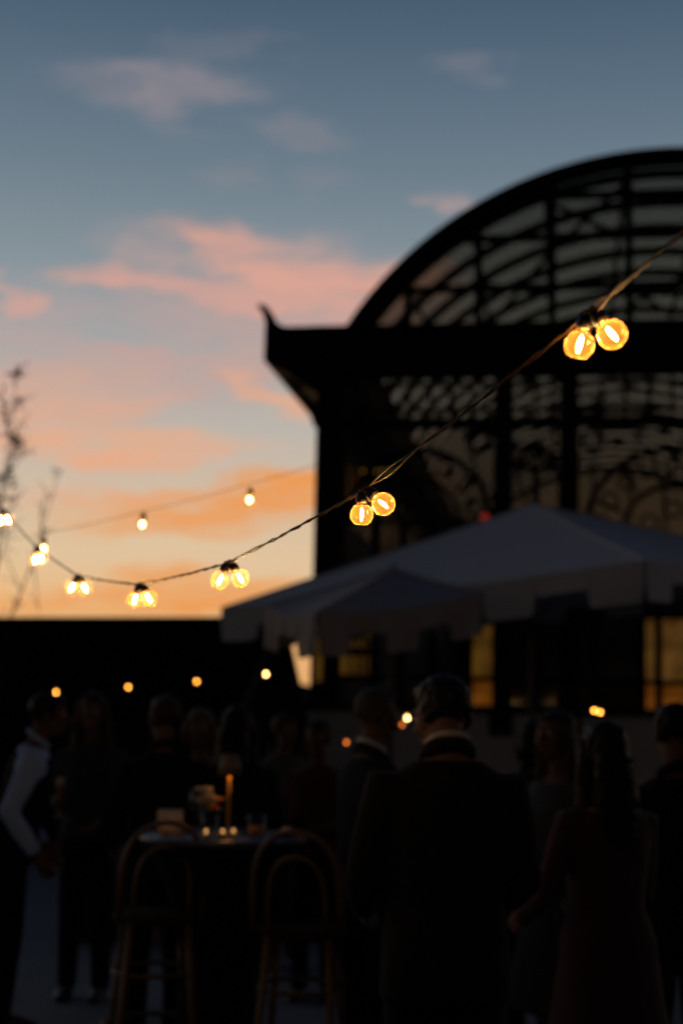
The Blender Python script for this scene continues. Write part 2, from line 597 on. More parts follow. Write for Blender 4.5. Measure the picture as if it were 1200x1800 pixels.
# front gable: outer arch, mullions, glazing bars
N = 40
th0 = math.acos((UC - .39) / AR)


def arch_band(r0, r1, y0, y1, cz=AZ, cu=UC, t0=th0, n=N, top=PI):
    b = MB()
    rings = []
    for i in range(n + 1):
        t = t0 + (top - 2 * t0) * i / n
        rings.append([(cu - r * math.cos(t), y, cz + r * math.sin(t)) for r, y in ((r0, y0), (r1, y0), (r1, y1), (r0, y1))])
    return b.loft(rings)


arch_band(AR - .12, AR + .02, -.10, .24).build('gable_arch', IR, house)
mull = [1.17, 2.11, 3.08, 4.067, 5.133, 6.12, 7.09, 8.03]
rows = [Z_F1 + .002, 7.22, 7.90, 8.46]
for u in mull:
    hb('mullion', (u - .05, .02, Z_F1 + .002), (u + .05, .18, arc_z(u, AR - .14)))
for z in rows[1:]:
    du = math.sqrt((AR - .14) ** 2 - (z - AZ) ** 2)
    e = [UC - du] + [u for u in mull if abs(u - UC) < du] + [UC + du]
    for a, b in zip(e, e[1:]):
        if b - a > .12:
            hb('glazing_bar', (a + (.05 if a > UC - du else 0), .035, z - .038), (b - (.05 if b < UC + du else 0), .165, z + .038))
edges = [.39] + mull + [WID - .39]
for a, b in zip(edges, edges[1:]):
    for i, z0 in enumerate(rows):
        z1 = rows[i + 1] if i < 3 else 9.2
        us = [a + (b - a) * k / 6 for k in range(7)]
        top = [(u, min(z1, arc_z(u, AR - .08))) for u in us]
        if max(t[1] for t in top) <= z0 + .03: continue
        top = [(u, max(z, z0 + .001)) for u, z in top]
        MB().prism([(us[0], z0), (us[-1], z0)] + list(reversed(top)), 'y', .096, .104).build('pane', M['gable_glass'], house)

# barrel vault: ribs, purlins, glass
nrib = 21
ribs = [.60 + k * (LEN - 1.0) / nrib for k in range(nrib + 1)]
rib_me = arch_band(AR - .12, AR - .02, -.075, .075).mesh('rib')
rib_me.materials.append(IR)
for y in ribs:
    link_mesh('rib', rib_me, house).location = (0, y, 0)
nseg = 9
angs = [th0 + (PI - 2 * th0) * k / nseg for k in range(nseg + 1)]
for t in angs[1:-1]:
    u, z = UC - (AR - .06) * math.cos(t), AZ + (AR - .06) * math.sin(t)
    MB().tube([(u, .25, z), (u, LEN - .25, z)], .035, 6).build('purlin', IR, house)
for i in range(nseg):
    t0, t1 = angs[i], angs[i + 1]
    poly = []
    for r in (AR - .012, AR - .004):
        seg = [(UC - r * math.cos(t0 + (t1 - t0) * k / 3), AZ + r * math.sin(t0 + (t1 - t0) * k / 3)) for k in range(4)]
        poly += seg if r < AR - .01 else list(reversed(seg))
    pm = MB().prism(poly, 'y', -(LEN - 1.0) / nrib / 2 + .004, (LEN - 1.0) / nrib / 2 - .004).mesh('roof_pane')
    pm.materials.append(M['roof_glass'])
    for k in range(nrib):
        link_mesh('roof_pane', pm, house).location = (0, (ribs[k] + ribs[k + 1]) / 2, 0)
# wind bracing under the vault
for k in range(0, nrib - 1, 2):
    for m_ in range(1, nseg - 1, 1):
        for a_, b_ in ((angs[m_], angs[m_ + 1]), (angs[m_ + 1], angs[m_])):
            rb_ = AR - .15
            if (m_ + k // 2) % 3: continue
            MB().tube([(UC - rb_ * math.cos(a_), ribs[k], AZ + rb_ * math.sin(a_)), (UC - rb_ * math.cos(b_), ribs[k + 2] if k + 2 <= nrib else ribs[nrib], AZ + rb_ * math.sin(b_))], .042, 5).build('brace', IR, house)
# back gable and side walls
arch_band(AR - .16, AR + .02, LEN - .2, LEN + .04).build('gable_arch', IR, house)
hb('frieze', (-.02, LEN - .3, Z_F0 + .002), (WID + .02, LEN + .02, Z_F1))
for u in mull[::1]:
    hb('mullion', (u - .05, LEN - .16, Z_F1 + .001), (u + .05, LEN - .04, arc_z(u, AR - .14)))
e2 = [.1] + mull + [WID - .1]
for a, b in zip(e2, e2[1:]):
    us = [a + (b - a) * k / 6 for k in range(7)]
    top = [(u, max(min(9.2, arc_z(u, AR - .08)) if abs(u - UC) < 4.3 else Z_F1, Z_F1) + .002) for u in us]
    MB().prism([(us[0], Z_F1)] + [(us[-1], Z_F1)] + list(reversed(top)), 'y', LEN - .104, LEN - .096).build('pane', M['back_glass'], house)
for u in (.10, WID - .10):
    for k in range(22):
        y = .40 + k * (LEN - .7) / 21
        hb('side_post', (u - .02, y - .05, 4.203), (u + .02, y + .05, Z_F0))
        if k < 21:
            y1 = .40 + (k + 1) * (LEN - .7) / 21
            pane(y, y1, 4.203, Z_T1, u, M['back_glass'], True)
            pane(y, y1, Z_T1, Z_F0, u, M['back_glass'], True)
            hb('side_transom', (u - .022, y + .051, Z_T1), (u + .022, y1 - .051, Z_T2))

# the three window bays of the front, mirrored about the middle
bays = [(.38, 2.331), (2.572, 3.176), (3.42, 5.78), (WID - 3.176, WID - 2.572), (WID - 2.331, WID - .38)]
for bi, (a, b) in enumerate(bays):
    w = b - a
    hb('transom', (a, .0, Z_T1), (b, .22, Z_T2))
    # clerestory: a row of tall lights between two rows of small square lights
    n = max(2, round(w / .30))
    for z in (Z_T2 + .115, Z_F0 - .135):
        hb('glazing_bar', (a, .05, z - .018), (b, .15, z + .018))
    for k in range(1, n):
        u = a + w * k / n
        hb('glazing_bar', (u - .02, .052, Z_T2 + .001), (u + .02, .148, Z_F0 + .001))
    for k in range(max(1, n // 2)):
        m_ = max(1, n // 2)
        pane(a + w * k / m_, a + w * (k + 1) / m_, Z_T2, Z_F0)
    # arched window below
    cu = (a + b) / 2
    r = w / 2 - .02
    zc = Z_T1 - r - .27 if w > 1 else Z_T1 - r - .25
    tr = MB()
    for rr, th in ((r, .07), (r * .58, .055)):
        rg = []
        for i in range(21):
            t = PI * i / 20
            rg.append([(cu - q * math.cos(t), y, zc + q * math.sin(t)) for q, y in ((rr - th, .03), (rr, .03), (rr, .17), (rr - th, .17))])
        tr.loft(rg)
    win = tr.build('window', IR, house)
    nb = 7 if w > 2 else (5 if w > 1 else 3)
    for i in range(1, nb):                      # radiating bars of the fan
        t = PI * i / nb
        p0, p1 = [(cu - q * math.cos(t), .10, zc + q * math.sin(t)) for q in (r * .60, r - .06)]
        MB().tube([p0, p1], .022, 5).build('fan_bar', IR, win)
    for rr in (r * .79, r * .30):              # lace of small rings between the arches
        nr = max(3, int(PI * rr / .30))
        for q_ in range(nr):
            t = PI * (q_ + .5) / nr
            c_ = (cu - rr * math.cos(t), .10, zc + rr * math.sin(t))
            a_ = min(.10, r * .16)
            MB().tube([(c_[0] + a_ * math.cos(2 * PI * i / 12), .10, c_[2] + a_ * math.sin(2 * PI * i / 12)) for i in range(12)], .020, 5, closed=True).build('lace_ring', IR, win)
    if w > 1:                                   # roundels in the spandrels
        for s in (-1, 1):
            rd = MB()
            rc = .13
            uu, zz = cu + s * (w / 2 - rc - .05), Z_T1 - rc - .05
            rd.tube([(uu + rc * math.cos(2 * PI * i / 16), .10, zz + rc * math.sin(2 * PI * i / 16)) for i in range(16)], .03, 6, closed=True)
            rd.build('roundel', IR, win)
    hb('impost', (a, .03, zc - .05), (b, .17, zc - .002)).parent = win
    vb = {2.36: (-.98, -.40, -.20, .20, .40, .98), 1.95: (-.56, -.2, .2, .56), .6: (0,)}[round(w, 2) if round(w, 2) in (2.36, 1.95) else .6]
    zs = (Z_SILL + .33,) if w > 1 else ()
    for du in vb:
        hb('mullion', (cu + du - .045, .02, Z_SILL + .002), (cu + du + .045, .18, zc - .051)).parent = win
    cols_ = [a] + [cu + d for d in vb] + [b]
    for k, (p, q) in enumerate(zip(cols_, cols_[1:])):
        p0, q0 = (p + .045 if k else p), (q - .045 if k < len(cols_) - 2 else q)
        for z in (2.07, 2.90):
            hb('glazing_bar', (p0, .04, z - .035), (q0, .16, z + .035)).parent = win
    # panes of the lower lights; some look into lit rooms
    for k, (p, q) in enumerate(zip(cols_, cols_[1:])):
        for zi, (z0, z1) in enumerate(((Z_SILL, 2.07), (2.07, 2.90), (2.90, zc))):
            m_ = None
            if bi == 2 and k >= 2 and zi < 2: m_ = M['lit_orange'] if zi == 0 else M['lit_pale']
            if bi == 0 and k == 0 and zi == 1: m_ = M['lit']
            if bi == 0 and k == 4 and zi in (0, 1): continue
            if bi == 4 and zi < 2: m_ = M['lit']
            pane(p, q, z0, z1, .10, m_).parent = win
    if bi == 0:                                # last light of this bay: a thin lit strip beside a drawn dark blind
        hb('blind', (1.93, .14, Z_SILL + .01), (2.12, .16, 2.88)).parent = win
        for z0, z1, m_ in ((Z_SILL, 2.07, M['lit_orange']), (2.07, 2.90, M['lit'])):
            pane(2.08, 2.331, z0, z1, .10, m_).parent = win
            pane(1.93, 2.08, z0, z1, .10).parent = win
    # fan glass
    MB().prism([(a, zc), (b, zc), (b, Z_T1), (a, Z_T1)], 'y', .096, .104).build('pane', M['glass'], win)
# leaded bars before the lit light by the corner
for k in range(1, 4):
    u = .38 + .415 * k / 4
    hb('lead_bar', (u - .026, .06, 2.11), (u + .026, .09, 2.86))
hb('lead_bar', (.385, .062, 2.34), (.79, .088, 2.45))

# things inside the glasshouse
lamp = empty('reflection_lamp', house.matrix_basis @ Vector((.62, 1.4, 5.05)), -YAW)  # added glowing row in place of a reflection of light
tag(lamp, 'added yellow bar lamp standing for a reflection inside the glasshouse by the corner pier', 'lamp')
MB().box((-.24, -.02, -.03), (.24, .02, .0)).build('lamp_housing', IR, lamp)
q = MB()
for k in range(5):
    q.ell((-.19 + .095 * k, 0, -.055), (.03, .03, .025), 8, 6)
q.build('diffuser', emit('yellow_reflection_glow', (1.0, .60, .08), .55), lamp)
MB().tube([(0, 0, 0), (0, 0, 1.15)], .008, 5).build('hanger', IR, lamp)

rl = empty('red_lamp', house.matrix_basis @ Vector((2.235, -.10, 4.12)), -YAW)
tag(rl, 'small red signal lamp on the glasshouse front just above the parasol', 'lamp')
q = MB()
q.ell((0, -.05, 0), (.05, .04, .05), 10, 7)
q.build('lens', M['redlamp'], rl, True)
MB().box((-.045, -.02, -.06), (.045, .055, .06)).build('backplate', IR, rl)

# ------------------------------------------------------------------ dark building to the left, tent, hedge
wl0, wl1 = at(0, 1085, 18.0), at(490, 1085, 16.7)
dv = (wl1 - wl0)
dv.z = 0
L_ = dv.length
wall = empty('garden_wall', (wl1.x, wl1.y, 0), math.atan2(dv.y, dv.x))
tag(wall, 'long dark flat topped garden wall under the sunset on the left', 'wall')
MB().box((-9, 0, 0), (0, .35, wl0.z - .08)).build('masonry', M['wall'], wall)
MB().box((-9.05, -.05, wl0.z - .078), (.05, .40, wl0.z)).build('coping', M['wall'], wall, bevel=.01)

tp = at(498, 1108, 11.3)
tent = empty('tepee_tent', (tp.x, tp.y, 0))
tag(tent, 'dark peaked tent with pale wooden poles standing beside the glasshouse corner', 'tent')
q = MB()
n = 10
rings = []
for k in range(7):
    t = k / 6
    r0 = .06 * (1 - t) + t
    rings.append([(.82 * r0 * (1.22 if math.cos(2 * PI * j / n) < 0 else .74) * math.cos(2 * PI * j / n), .82 * r0 * math.sin(2 * PI * j / n), tp.z * (1 - t) + .01) for j in range(n)])
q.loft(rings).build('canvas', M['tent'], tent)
for a in (PI * 1.02, PI * 1.45, PI * 1.75, .2, PI * .5):
    ex = 1.22 if math.cos(a) < 0 else .74
    MB().tube([(ex * .85 * math.cos(a), .85 * math.sin(a), 0), (-.05 * math.cos(a), -.05 * math.sin(a), tp.z + .04)], .030, 8).build('pole', M['tentpole'], tent)

hd = MB()
hz = at(530, 1196, 40)
rings = []
for i in range(61):
    x = -26 + i * .9
    w = .6 + .1 * noise.noise((x * .7, 3, 0))
    h = hz.z + .28 * noise.noise((x * .9, 0, 0)) + .12 * noise.noise((x * 3.1, 5, 0))
    rings.append([(x, 40 - w, 0), (x, 40 - w * .9, h * .8), (x, 40, h), (x, 40 + w * .9, h * .8), (x, 40 + w, 0)])
hd.loft(rings)
tag(hd.build('hedge', M['leaf']), 'low dark hedge on the horizon between tent and glasshouse', 'hedge')


# ------------------------------------------------------------------ young trees on the left
def sapling(label, paths, Y, leaf_n, seed, dens):
    r_ = random.Random(seed)
    base = at(*paths[0][0], Y)
    t = empty('young_tree', (base.x, base.y, 0))
    tag(t, label, 'tree', 'young trees on the left')
    inv = Vector((base.x, base.y, 0))
    lf = MB()
    for pi, path in enumerate(paths):
        pts = [at(x, y, Y + .25 * pi * (1 if pi % 2 else -1)) - inv for x, y in path]
        if pi == 0: pts = [Vector((-.1, 0, 0)), Vector((-.08, 0, 1.2))] + pts
        rr = [.010 * (1 - .75 * i / (len(pts) - 1)) * (1 if pi == 0 else .6) for i in range(len(pts))]
        MB().tube(pts, rr, 6).build('trunk' if pi == 0 else 'branch', M['bark'], t)
        # twigs and leaves
        tw = MB()
        for i in range(1 if pi else 3, len(pts)):
            for k in range(3 if dens > 1 else 1):
                p = pts[i - 1].lerp(pts[i], r_.random())
                d = Vector((r_.uniform(-1, 1), r_.uniform(-1, 1), r_.uniform(.2, 1.2))).normalized() * r_.uniform(.12, .35)
                tw.tube([p, p + d * .5 + Vector((0, 0, .02)), p + d], [.004, .003, .0015], 4)
                for _ in range(dens):
                    c = p + d * r_.uniform(.3, 1.05)
                    a = Vector((r_.uniform(-1, 1), r_.uniform(-1, 1), r_.uniform(-1, 1))).normalized() * r_.uniform(.015, .03)
                    b = Vector((r_.uniform(-1, 1), r_.uniform(-1, 1), r_.uniform(-1, 1))).normalized() * .012
                    lf.add([c, c + a * .5 + b, c + a * 1.4, c + a * .5 - b], [(0, 1, 2, 3)])
        if tw.v: tag(tw.build('twig', M['bark'], t), kind='stuff')
    for (x, y, rad, n_) in leaf_n:
        c0 = at(x, y, Y) - inv
        for _ in range(n_):
            v = Vector((r_.gauss(0, 1), r_.gauss(0, 1), r_.gauss(0, 1))) * rad / 2
            c = c0 + v
            a = Vector((r_.uniform(-1, 1), r_.uniform(-1, 1), r_.uniform(-1, 1))).normalized() * r_.uniform(.02, .035)
            b = Vector((r_.uniform(-1, 1), r_.uniform(-1, 1), r_.uniform(-1, 1))).normalized() * .015
            lf.add([c, c + a * .5 + b, c + a * 1.4, c + a * .5 - b], [(0, 1, 2, 3)])
    tag(lf.build('crown', M['leaf'], t), kind='stuff')


sapling('tall thin bare tree with a few leaves at the left edge of the sky',
        [[(-14, 1100), (-6, 1000), (2, 900), (8, 840), (18, 770), (26, 700), (31, 645)], [(2, 900), (-20, 840), (-34, 780)], [(8, 850), (22, 800), (34, 775)], [(-6, 1000), (10, 950), (14, 900)], [(18, 770), (8, 730), (6, 690)]],
        11.0, [(31, 654, .06, 36), (36, 706, .05, 12), (20, 772, .09, 30), (33, 774, .06, 30), (30, 795, .08, 22), (10, 835, .07, 34), (4, 880, .1, 45), (-5, 925, .12, 40), (18, 850, .07, 18), (12, 740, .06, 12)], 3, 2)
sapling('second slender sapling leaning right beside the hanging bulbs',
        [[(16, 1090), (38, 1040), (58, 985), (74, 930), (90, 880), (104, 830)], [(74, 930), (72, 900), (80, 870)], [(58, 985), (64, 1030), (70, 1085)], [(38, 1040), (20, 1000), (8, 960)]],
        12.0, [(74, 934, .05, 14), (104, 832, .06, 10), (30, 1060, .06, 10), (8, 960, .10, 10)], 9, 1)


# ------------------------------------------------------------------ parasols
def parasol(label, cF, cL, cR, apex, val, m, vent, tabs):
    """cF near corner, cL and cR the corners beside it; the far corner completes the parallelogram"""
    cB = cL + cR - cF
    foot = Vector((apex.x, apex.y, 0))
    t = empty('parasol', foot)
    tag(t, label, 'parasol', 'parasols over the crowd')
    cs = [cF - foot, cR - foot, cB - foot, cL - foot]
    ap = apex - foot
    mid = sum(cs, Vector()) / 4
    for i in range(4):
        a, b = cs[i], cs[(i + 1) % 4]
        n = 10
        grid = []
        for k in range(n + 1):
            s = k / n
            row = []
            for j in range(n + 1):
                u = j / n
                e = a.lerp(b, u)
                p = ap.lerp(e, max(s, .02))
                p.z -= .05 * math.sin(PI * u) * s * s + .012 * math.sin(PI * s)   # cloth hangs slack between the ribs
                row.append(p)
            grid.append(row)
        q = MB()
        nn = n + 1
        top = [p for r in grid for p in r]
        bot = [p - Vector((0, 0, .004)) for p in top]
        fs = [(k * nn + j, k * nn + j + 1, (k + 1) * nn + j + 1, (k + 1) * nn + j) for k in range(n) for j in range(n)]
        off = len(top)
        fs2 = [tuple(reversed([off + x for x in f])) for f in fs]
        q.add(top + bot, fs + fs2)
        panel = q.build('canopy_panel', m, t, True)
        # valance: hanging flaps with rounded corners
        edge = [grid[n][j] for j in range(nn)]

        def on_edge(u):
            x = min(max(u, 0), 1) * n
            k = min(int(x), n - 1)
            return edge[k].lerp(edge[k + 1], x - k)
        out = (a + b) / 2 - mid
        out.z = 0
        out.normalize()
        nt = tabs[i % 2]
        q = MB()
        S = 16
        for c in range(nt):
            u0, u1 = c / nt, (c + 1) / nt
            for k in range(S):
                ua, ub = u0 + (u1 - u0) * k / S, u0 + (u1 - u0) * (k + 1) / S

                def depth(f):
                    f = (f - u0) / (u1 - u0)
                    e = min(f, 1 - f)
                    if c % 2: return val * .52
                    if e < .09: return val * (.52 + .48 * math.sqrt(max(0, 1 - ((.09 - e) / .09) ** 2)))
                    return val
                pa, pb = on_edge(ua), on_edge(ub)
                fl = out * .012 + Vector((0, 0, .006))
                wa, wb = (.02 * math.sin(ua * 23), .02 * math.sin(ub * 23))
                da, db = Vector((0, 0, -depth(ua + 1e-6))) + out * wa, Vector((0, 0, -depth(ub - 1e-6))) + out * wb
                quad = [pa + fl, pb + fl, pb + fl + db, pa + fl + da]
                th = out * .004
                q.add(quad + [p + th for p in quad], [(0, 1, 2, 3), (7, 6, 5, 4), (3, 2, 6, 7), (0, 4, 5, 1)])
        q.build('valance', m, panel)
    for c in cs:
        MB().tube([ap - Vector((0, 0, .09)), ap.lerp(c, .5) - Vector((0, 0, .13)), c - Vector((0, 0, .05))], .014, 6).build('rib', M['pole'], t)
        h = Vector((0, 0, mid.z - .45))
        MB().tube([h, ap.lerp(c, .55) - Vector((0, 0, .13))], .010, 6).build('strut', M['pole'], t)
    MB().tube([(0, 0, .02), (0, 0, ap.z - .06)], .028, 10).build('mast', M['pole'], t)
    for c in cs:                               # stitched tape along each ridge
        MB().tube([ap.lerp(c, .03) + Vector((0, 0, .002)), ap.lerp(c, .5) + Vector((0, 0, -.008)), c + Vector((0, 0, .003))], .007, 6).build('seam_tape', m, t)
    MB().lathe([(.02, -.04), (.035, 0), (.02, .03), (.008, .05)], 10, c=ap).build('finial', m, t, True)
    MB().lathe([(.34, 0), (.34, .05), (.12, .10), (.05, .12), (.05, .3)], 18).build('base', M['pole'], t)
    if vent:
        q = MB()
        tops = [ap.lerp(c, .24) + Vector((0, 0, .035)) for c in cs]
        vt = [ap + Vector((0, 0, .045))] + tops
        lo_ = [p - Vector((0, 0, .02)) for p in vt]
        q.add(vt + lo_, [(0, 1, 2), (0, 2, 3), (0, 3, 4), (0, 4, 1), (5, 7, 6), (5, 8, 7), (5, 9, 8), (5, 6, 9), (1, 6, 7, 2), (2, 7, 8, 3), (3, 8, 9, 4), (4, 9, 6, 1)])
        q.build('vent_cap', m, t)


parasol('huge pale square parasol with scalloped valance reaching from the sunset sky to the glasshouse', at(1132, 985, 11.0), at(391, 1068, 13.5), at(1437, 990, 14.46), at(935, 886, 14.0), .33, M['canvas'], False, (9, 9))
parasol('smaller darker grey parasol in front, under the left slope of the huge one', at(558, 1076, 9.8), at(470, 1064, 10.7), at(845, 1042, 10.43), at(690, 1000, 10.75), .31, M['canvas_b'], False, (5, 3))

# ------------------------------------------------------------------ light bulbs and their cables
def bulb_meshes(kind):
    prof = [(.0015, .0), (.0080, .0005), (.0086, .003), (.0100, .0055)]
    for k in range(2, 15):                    # sphere of 40 mm, its centre 41 mm below the hook
        t = PI * k / 14.4
        prof.append((.020 * math.sin(t) if k < 14 else .002, .0235 - .020 * math.cos(t)))
    gl = MB().lathe([(r_, -z) for r_, z in prof if r_ > .0086 or z < .01], 32)
    gm = gl.mesh('globe')
    gm.polygons.foreach_set('use_smooth', [True] * len(gm.polygons))
    gm.materials.append(M['globe'] if kind == 'near' else M['globe_far'])
    f = MB()
    if kind == 'near':
        f.lathe([(.0004, -.0115), (.0015, -.0135), (.0023, -.0175), (.0026, -.0225), (.0022, -.0280), (.0012, -.0325), (.0004, -.0340)], 12)
    else:
        f.ell((0, 0, -.0235), (.008, .008, .0105), 10, 8)
    fm = f.mesh('filament')
    fm.materials.append(M['filament'] if kind == 'near' else M[{'far': 'filament_far', 'amber': 'filament_amber', 'red': 'filament_red'}[kind]])
    st = MB().tube([(0, 0, -.001), (0, 0, -.006), (0, 0, -.010)], [.004, .0028, .0016], 8)
    sm = st.mesh('glass_stem')
    sm.materials.append(M['clear'])
    cp = MB().lathe([(.0082, .004), (.0088, .003), (.0080, .002), (.0088, .001), (.0080, .0), (.0088, -.001), (.0090, -.003)], 16)
    cm = cp.mesh('screw_cap')
    cm.materials.append(M['brass'])
    so = MB().lathe([(.006, .0165), (.0085, .0155), (.0098, .012), (.0112, .010), (.0115, .001), (.0105, -.001)], 16)
    so.tube([(.0045 * math.cos(2 * PI * i / 10), 0, .0190 + .0045 * math.sin(2 * PI * i / 10)) for i in range(10)], .0015, 5, closed=True)
    om = so.mesh('socket')
    om.materials.append(M['socket'])
    for me in (cm, om, fm): me.polygons.foreach_set('use_smooth', [True] * len(me.polygons))
    return {'socket': om, 'screw_cap': cm, 'globe': gm, 'filament': fm, 'glass_stem': sm}


BM_ = {k: bulb_meshes(k) for k in ('near', 'far', 'amber', 'red')}


def light_bulb(kind, top, tilt, swing, label, group, scale=1.0):
    """top = where the socket hooks on the cable; tilt leans the bulb sideways, swing leans it along the view"""
    o = empty('light_bulb', top)
    tag(o, label, 'light bulb', group)
    o.rotation_euler = (R(swing), R(tilt), rnd.uniform(-.4, .4))
    o.scale = (scale,) * 3
    o.rotation_mode = 'XYZ'
    glb = None
    for nm, me in BM_[kind].items():
        if nm in ('filament', 'glass_stem'):
            link_mesh(nm, me, glb)
            continue
        ch = link_mesh(nm, me, o)
        ch.location = (0, 0, -.0185)
        if nm == 'globe': glb = ch
    return o


# clusters of two along the near string: attach pixel, distance, tilts of the two bulbs
G1 = 'pairs of globe bulbs along the near string'
clusters = [
    ((1034, 551), 1.85, (13, -36), (8, -10), 'largest pair high on the right'),
    ((639, 862), 2.44, (0, -50), (6, -8), 'sharp pair in front of the glasshouse corner'),
    ((401, 990), 3.15, (22, -35), (5, -5), 'pair just left of the parasol corner'),
    ((247, 1028), 3.78, (21, -28), (5, -5), 'pair at the lowest dip of the string'),
    ((138, 1013), 4.40, (33, -26), (5, -5), 'pair left of the dip before the sunset'),
    ((66, 963), 4.95, (8, -20), (5, -5), 'pair beside the leaning sapling'),
    ((6, 897), 5.50, (12, -22), (5, -5), 'pair at the left edge of the photo'),
]
hooks = []
for (pp, Y, (t0, t1), (s0, s1), where) in clusters:
    p = at(*pp, Y)
    hooks.append(p)
    light_bulb('near', p + Vector((-.002, .004, 0)), t0, s0, 'lit clear globe bulb, left one of the ' + where, G1)
    light_bulb('near', p + Vector((.006, -.006, .0)), t1, s1, 'lit clear globe bulb, right one of the ' + where, G1)

string = empty('string_cable', hooks[1])
tag(string, 'twisted double black cable of the near string light sweeping across the photo', 'cable')
start = [at(1262, 352, 1.5), at(1420, 240, 1.25)]
end = [at(-60, 800, 6.1), at(-150, 680, 6.8)]
nodes_ = [start[1], start[0]] + hooks + end
for w in range(2):
    pts = []
    r_ = random.Random(40 + w)
    for i in range(len(nodes_) - 1):
        a, b = nodes_[i], nodes_[i + 1]
        L = (b - a).length
        n = 26
        for k in range(n):
            t = k / n
            p = a.lerp(b, t)
            p.z -= .003 * L * 4 * t * (1 - t)
            # a slack double stretch on the uphill side of every hook, twisted together elsewhere
            open_ = math.exp(-((t - .87) / .08) ** 2) * (.0030 if i != 2 else .0042) + .0016
            ang = t * 34 + w * PI + i
            if t > .70: ang = .70 * 34 + (t - .70) * 11 + w * PI + i
            d = (b - a).normalized()
            up = Vector((0, 0, 1))
            sd = d.cross(up).normalized()
            p = p + sd * math.cos(ang) * open_ + (sd.cross(d)) * math.sin(ang) * open_
            p += Vector((r_.gauss(0, .0006), r_.gauss(0, .0006), r_.gauss(0, .0006)))
            pts.append(p - hooks[1])
    pts.append(nodes_[-1] - hooks[1])
    MB().tube(pts, .0018, 7).build('wire', M['rubber'], string, True)
for i, h in enumerate(hooks):
    q = MB()
    c = h - hooks[1]
    d = (nodes_[i + 3] - nodes_[i + 1]).normalized()
    for s in (-.012, .012):
        cc = c + d * s
        sd = d.cross(Vector((0, 0, 1))).normalized()
        u2 = sd.cross(d)
        q.tube([cc + (sd * math.cos(2 * PI * k / 12) + u2 * math.sin(2 * PI * k / 12)) * .0062 for k in range(12)], .0013, 5, closed=True)
    q.build('cable_tie', M['rubber'], string)
    # stiff loop of wire between the two sockets
    lp = [c + Vector((-.008, -.010, .0)), c + Vector((.0, -.016, -.006)), c + Vector((.009, -.018, -.014)), c + Vector((.012, -.014, -.022))]
    MB().tube(lp, .0017, 6).build('wire_loop', M['rubber'], string, True)


def far_string(name, label, pts, Y, bulbs, kind, group, labels, drop=.075, scale=1.0):
    P = [at(x, y, yy) for (x, y), yy in zip(pts, Y)]
    s = empty(name, P[0])
    tag(s, label, 'cable')
    path = []
    for a, b in zip(P, P[1:]):
        for k in range(10):
            t = k / 10
            p = a.lerp(b, t)
            p.z -= .012 * (b - a).length * 4 * t * (1 - t)
            path.append(p - P[0])
    path.append(P[-1] - P[0])
    MB().tube(path, .0012, 6).build('wire', M['rubber'], s)
    for (x, y, yy), lb, kd in zip(bulbs, labels, kind):
        c = at(x, y, yy)
        light_bulb(kd, c + Vector((0, 0, .042 * scale)), rnd.uniform(-6, 6), rnd.uniform(-6, 6), lb, group, scale)


far_string('string_cable', 'faint blurred cable crossing the orange band of sky', [(-60, 960), (76, 938), (252, 898), (440, 850), (560, 815)], [6.6, 6.5, 6.4, 6.3, 6.2],
           [(76, 965, 6.5), (252, 922, 6.4), (440, 879, 6.3)], ['far'] * 3, 'single bulbs on the second string',
           ['white blurred bulb on the faint string behind the sapling bulbs', 'white oval bulb alone below the orange cloud, middle of the faint string', 'white oval bulb nearest the glasshouse wall on the faint string'], scale=1.25)
far_string('string_cable', 'thin dark cable carrying the amber row before the dark wall', [(-40, 1208), (99, 1195), (225, 1186), (346, 1175), (468, 1163), (520, 1158)], [10.4, 10.3, 10.2, 10.1, 10.0, 9.98],
           [(99, 1217, 10.3), (225, 1208, 10.2), (346, 1198, 10.1), (468, 1185, 10.0)], ['amber', 'amber', 'amber', 'far'], 'amber bulbs in a row before the dark wall',
           ['amber bulb at the left end of the row before the dark wall', 'amber bulb second from the left before the dark wall', 'amber bulb third in the row above the table lamp', 'yellow bulb at the right end of the row beside the tent pole'])
far_string('string_cable', 'dark cable of the low bulbs among the heads of the crowd', [(560, 1290), (608, 1284), (715, 1240), (880, 1236), (1044, 1227), (1056, 1229), (1130, 1232)], [8.6, 8.6, 8.6, 8.8, 9.0, 9.05, 9.2],
           [(608, 1305, 8.6), (706, 1274, 9.4), (715, 1262, 8.6), (1043, 1249, 9.0), (1055, 1252, 9.1)], ['red', 'red', 'far', 'amber', 'amber'], 'low bulbs among the crowd',
           ['dim ember orange bulb low between two dark heads', 'small dull orange bulb half behind the bright one', 'bright pale bulb beside the head of the navy jacket man', 'left amber bulb of the touching pair above the long dark hair', 'right amber bulb of the touching pair above the long dark hair'])


# ------------------------------------------------------------------ people
def remesh(mb, name, mats, parent, voxel, smooth_it=3, assign=None):
    me = mb.mesh(name)
    o = bpy.data.objects.new(name, me)
    col.objects.link(o)
    rm = o.modifiers.new('r', 'REMESH')
    rm.mode = 'VOXEL'
    rm.voxel_size = voxel
    sm = o.modifiers.new('s', 'SMOOTH')
    sm.factor = .5
    sm.iterations = smooth_it
    dg = bpy.context.evaluated_depsgraph_get()
    me2 = bpy.data.meshes.new_from_object(o.evaluated_get(dg))
    me2.name = name
    o.modifiers.clear()
    o.data = me2
    bpy.data.meshes.remove(me)
    me2.materials.clear()
    for m in mats: me2.materials.append(m)
    me2.polygons.foreach_set('use_smooth', [True] * len(me2.polygons))
    if assign:
        me2.polygons.foreach_set('material_index', [assign(p.center) for p in me2.polygons])
    o.parent = parent
    return o


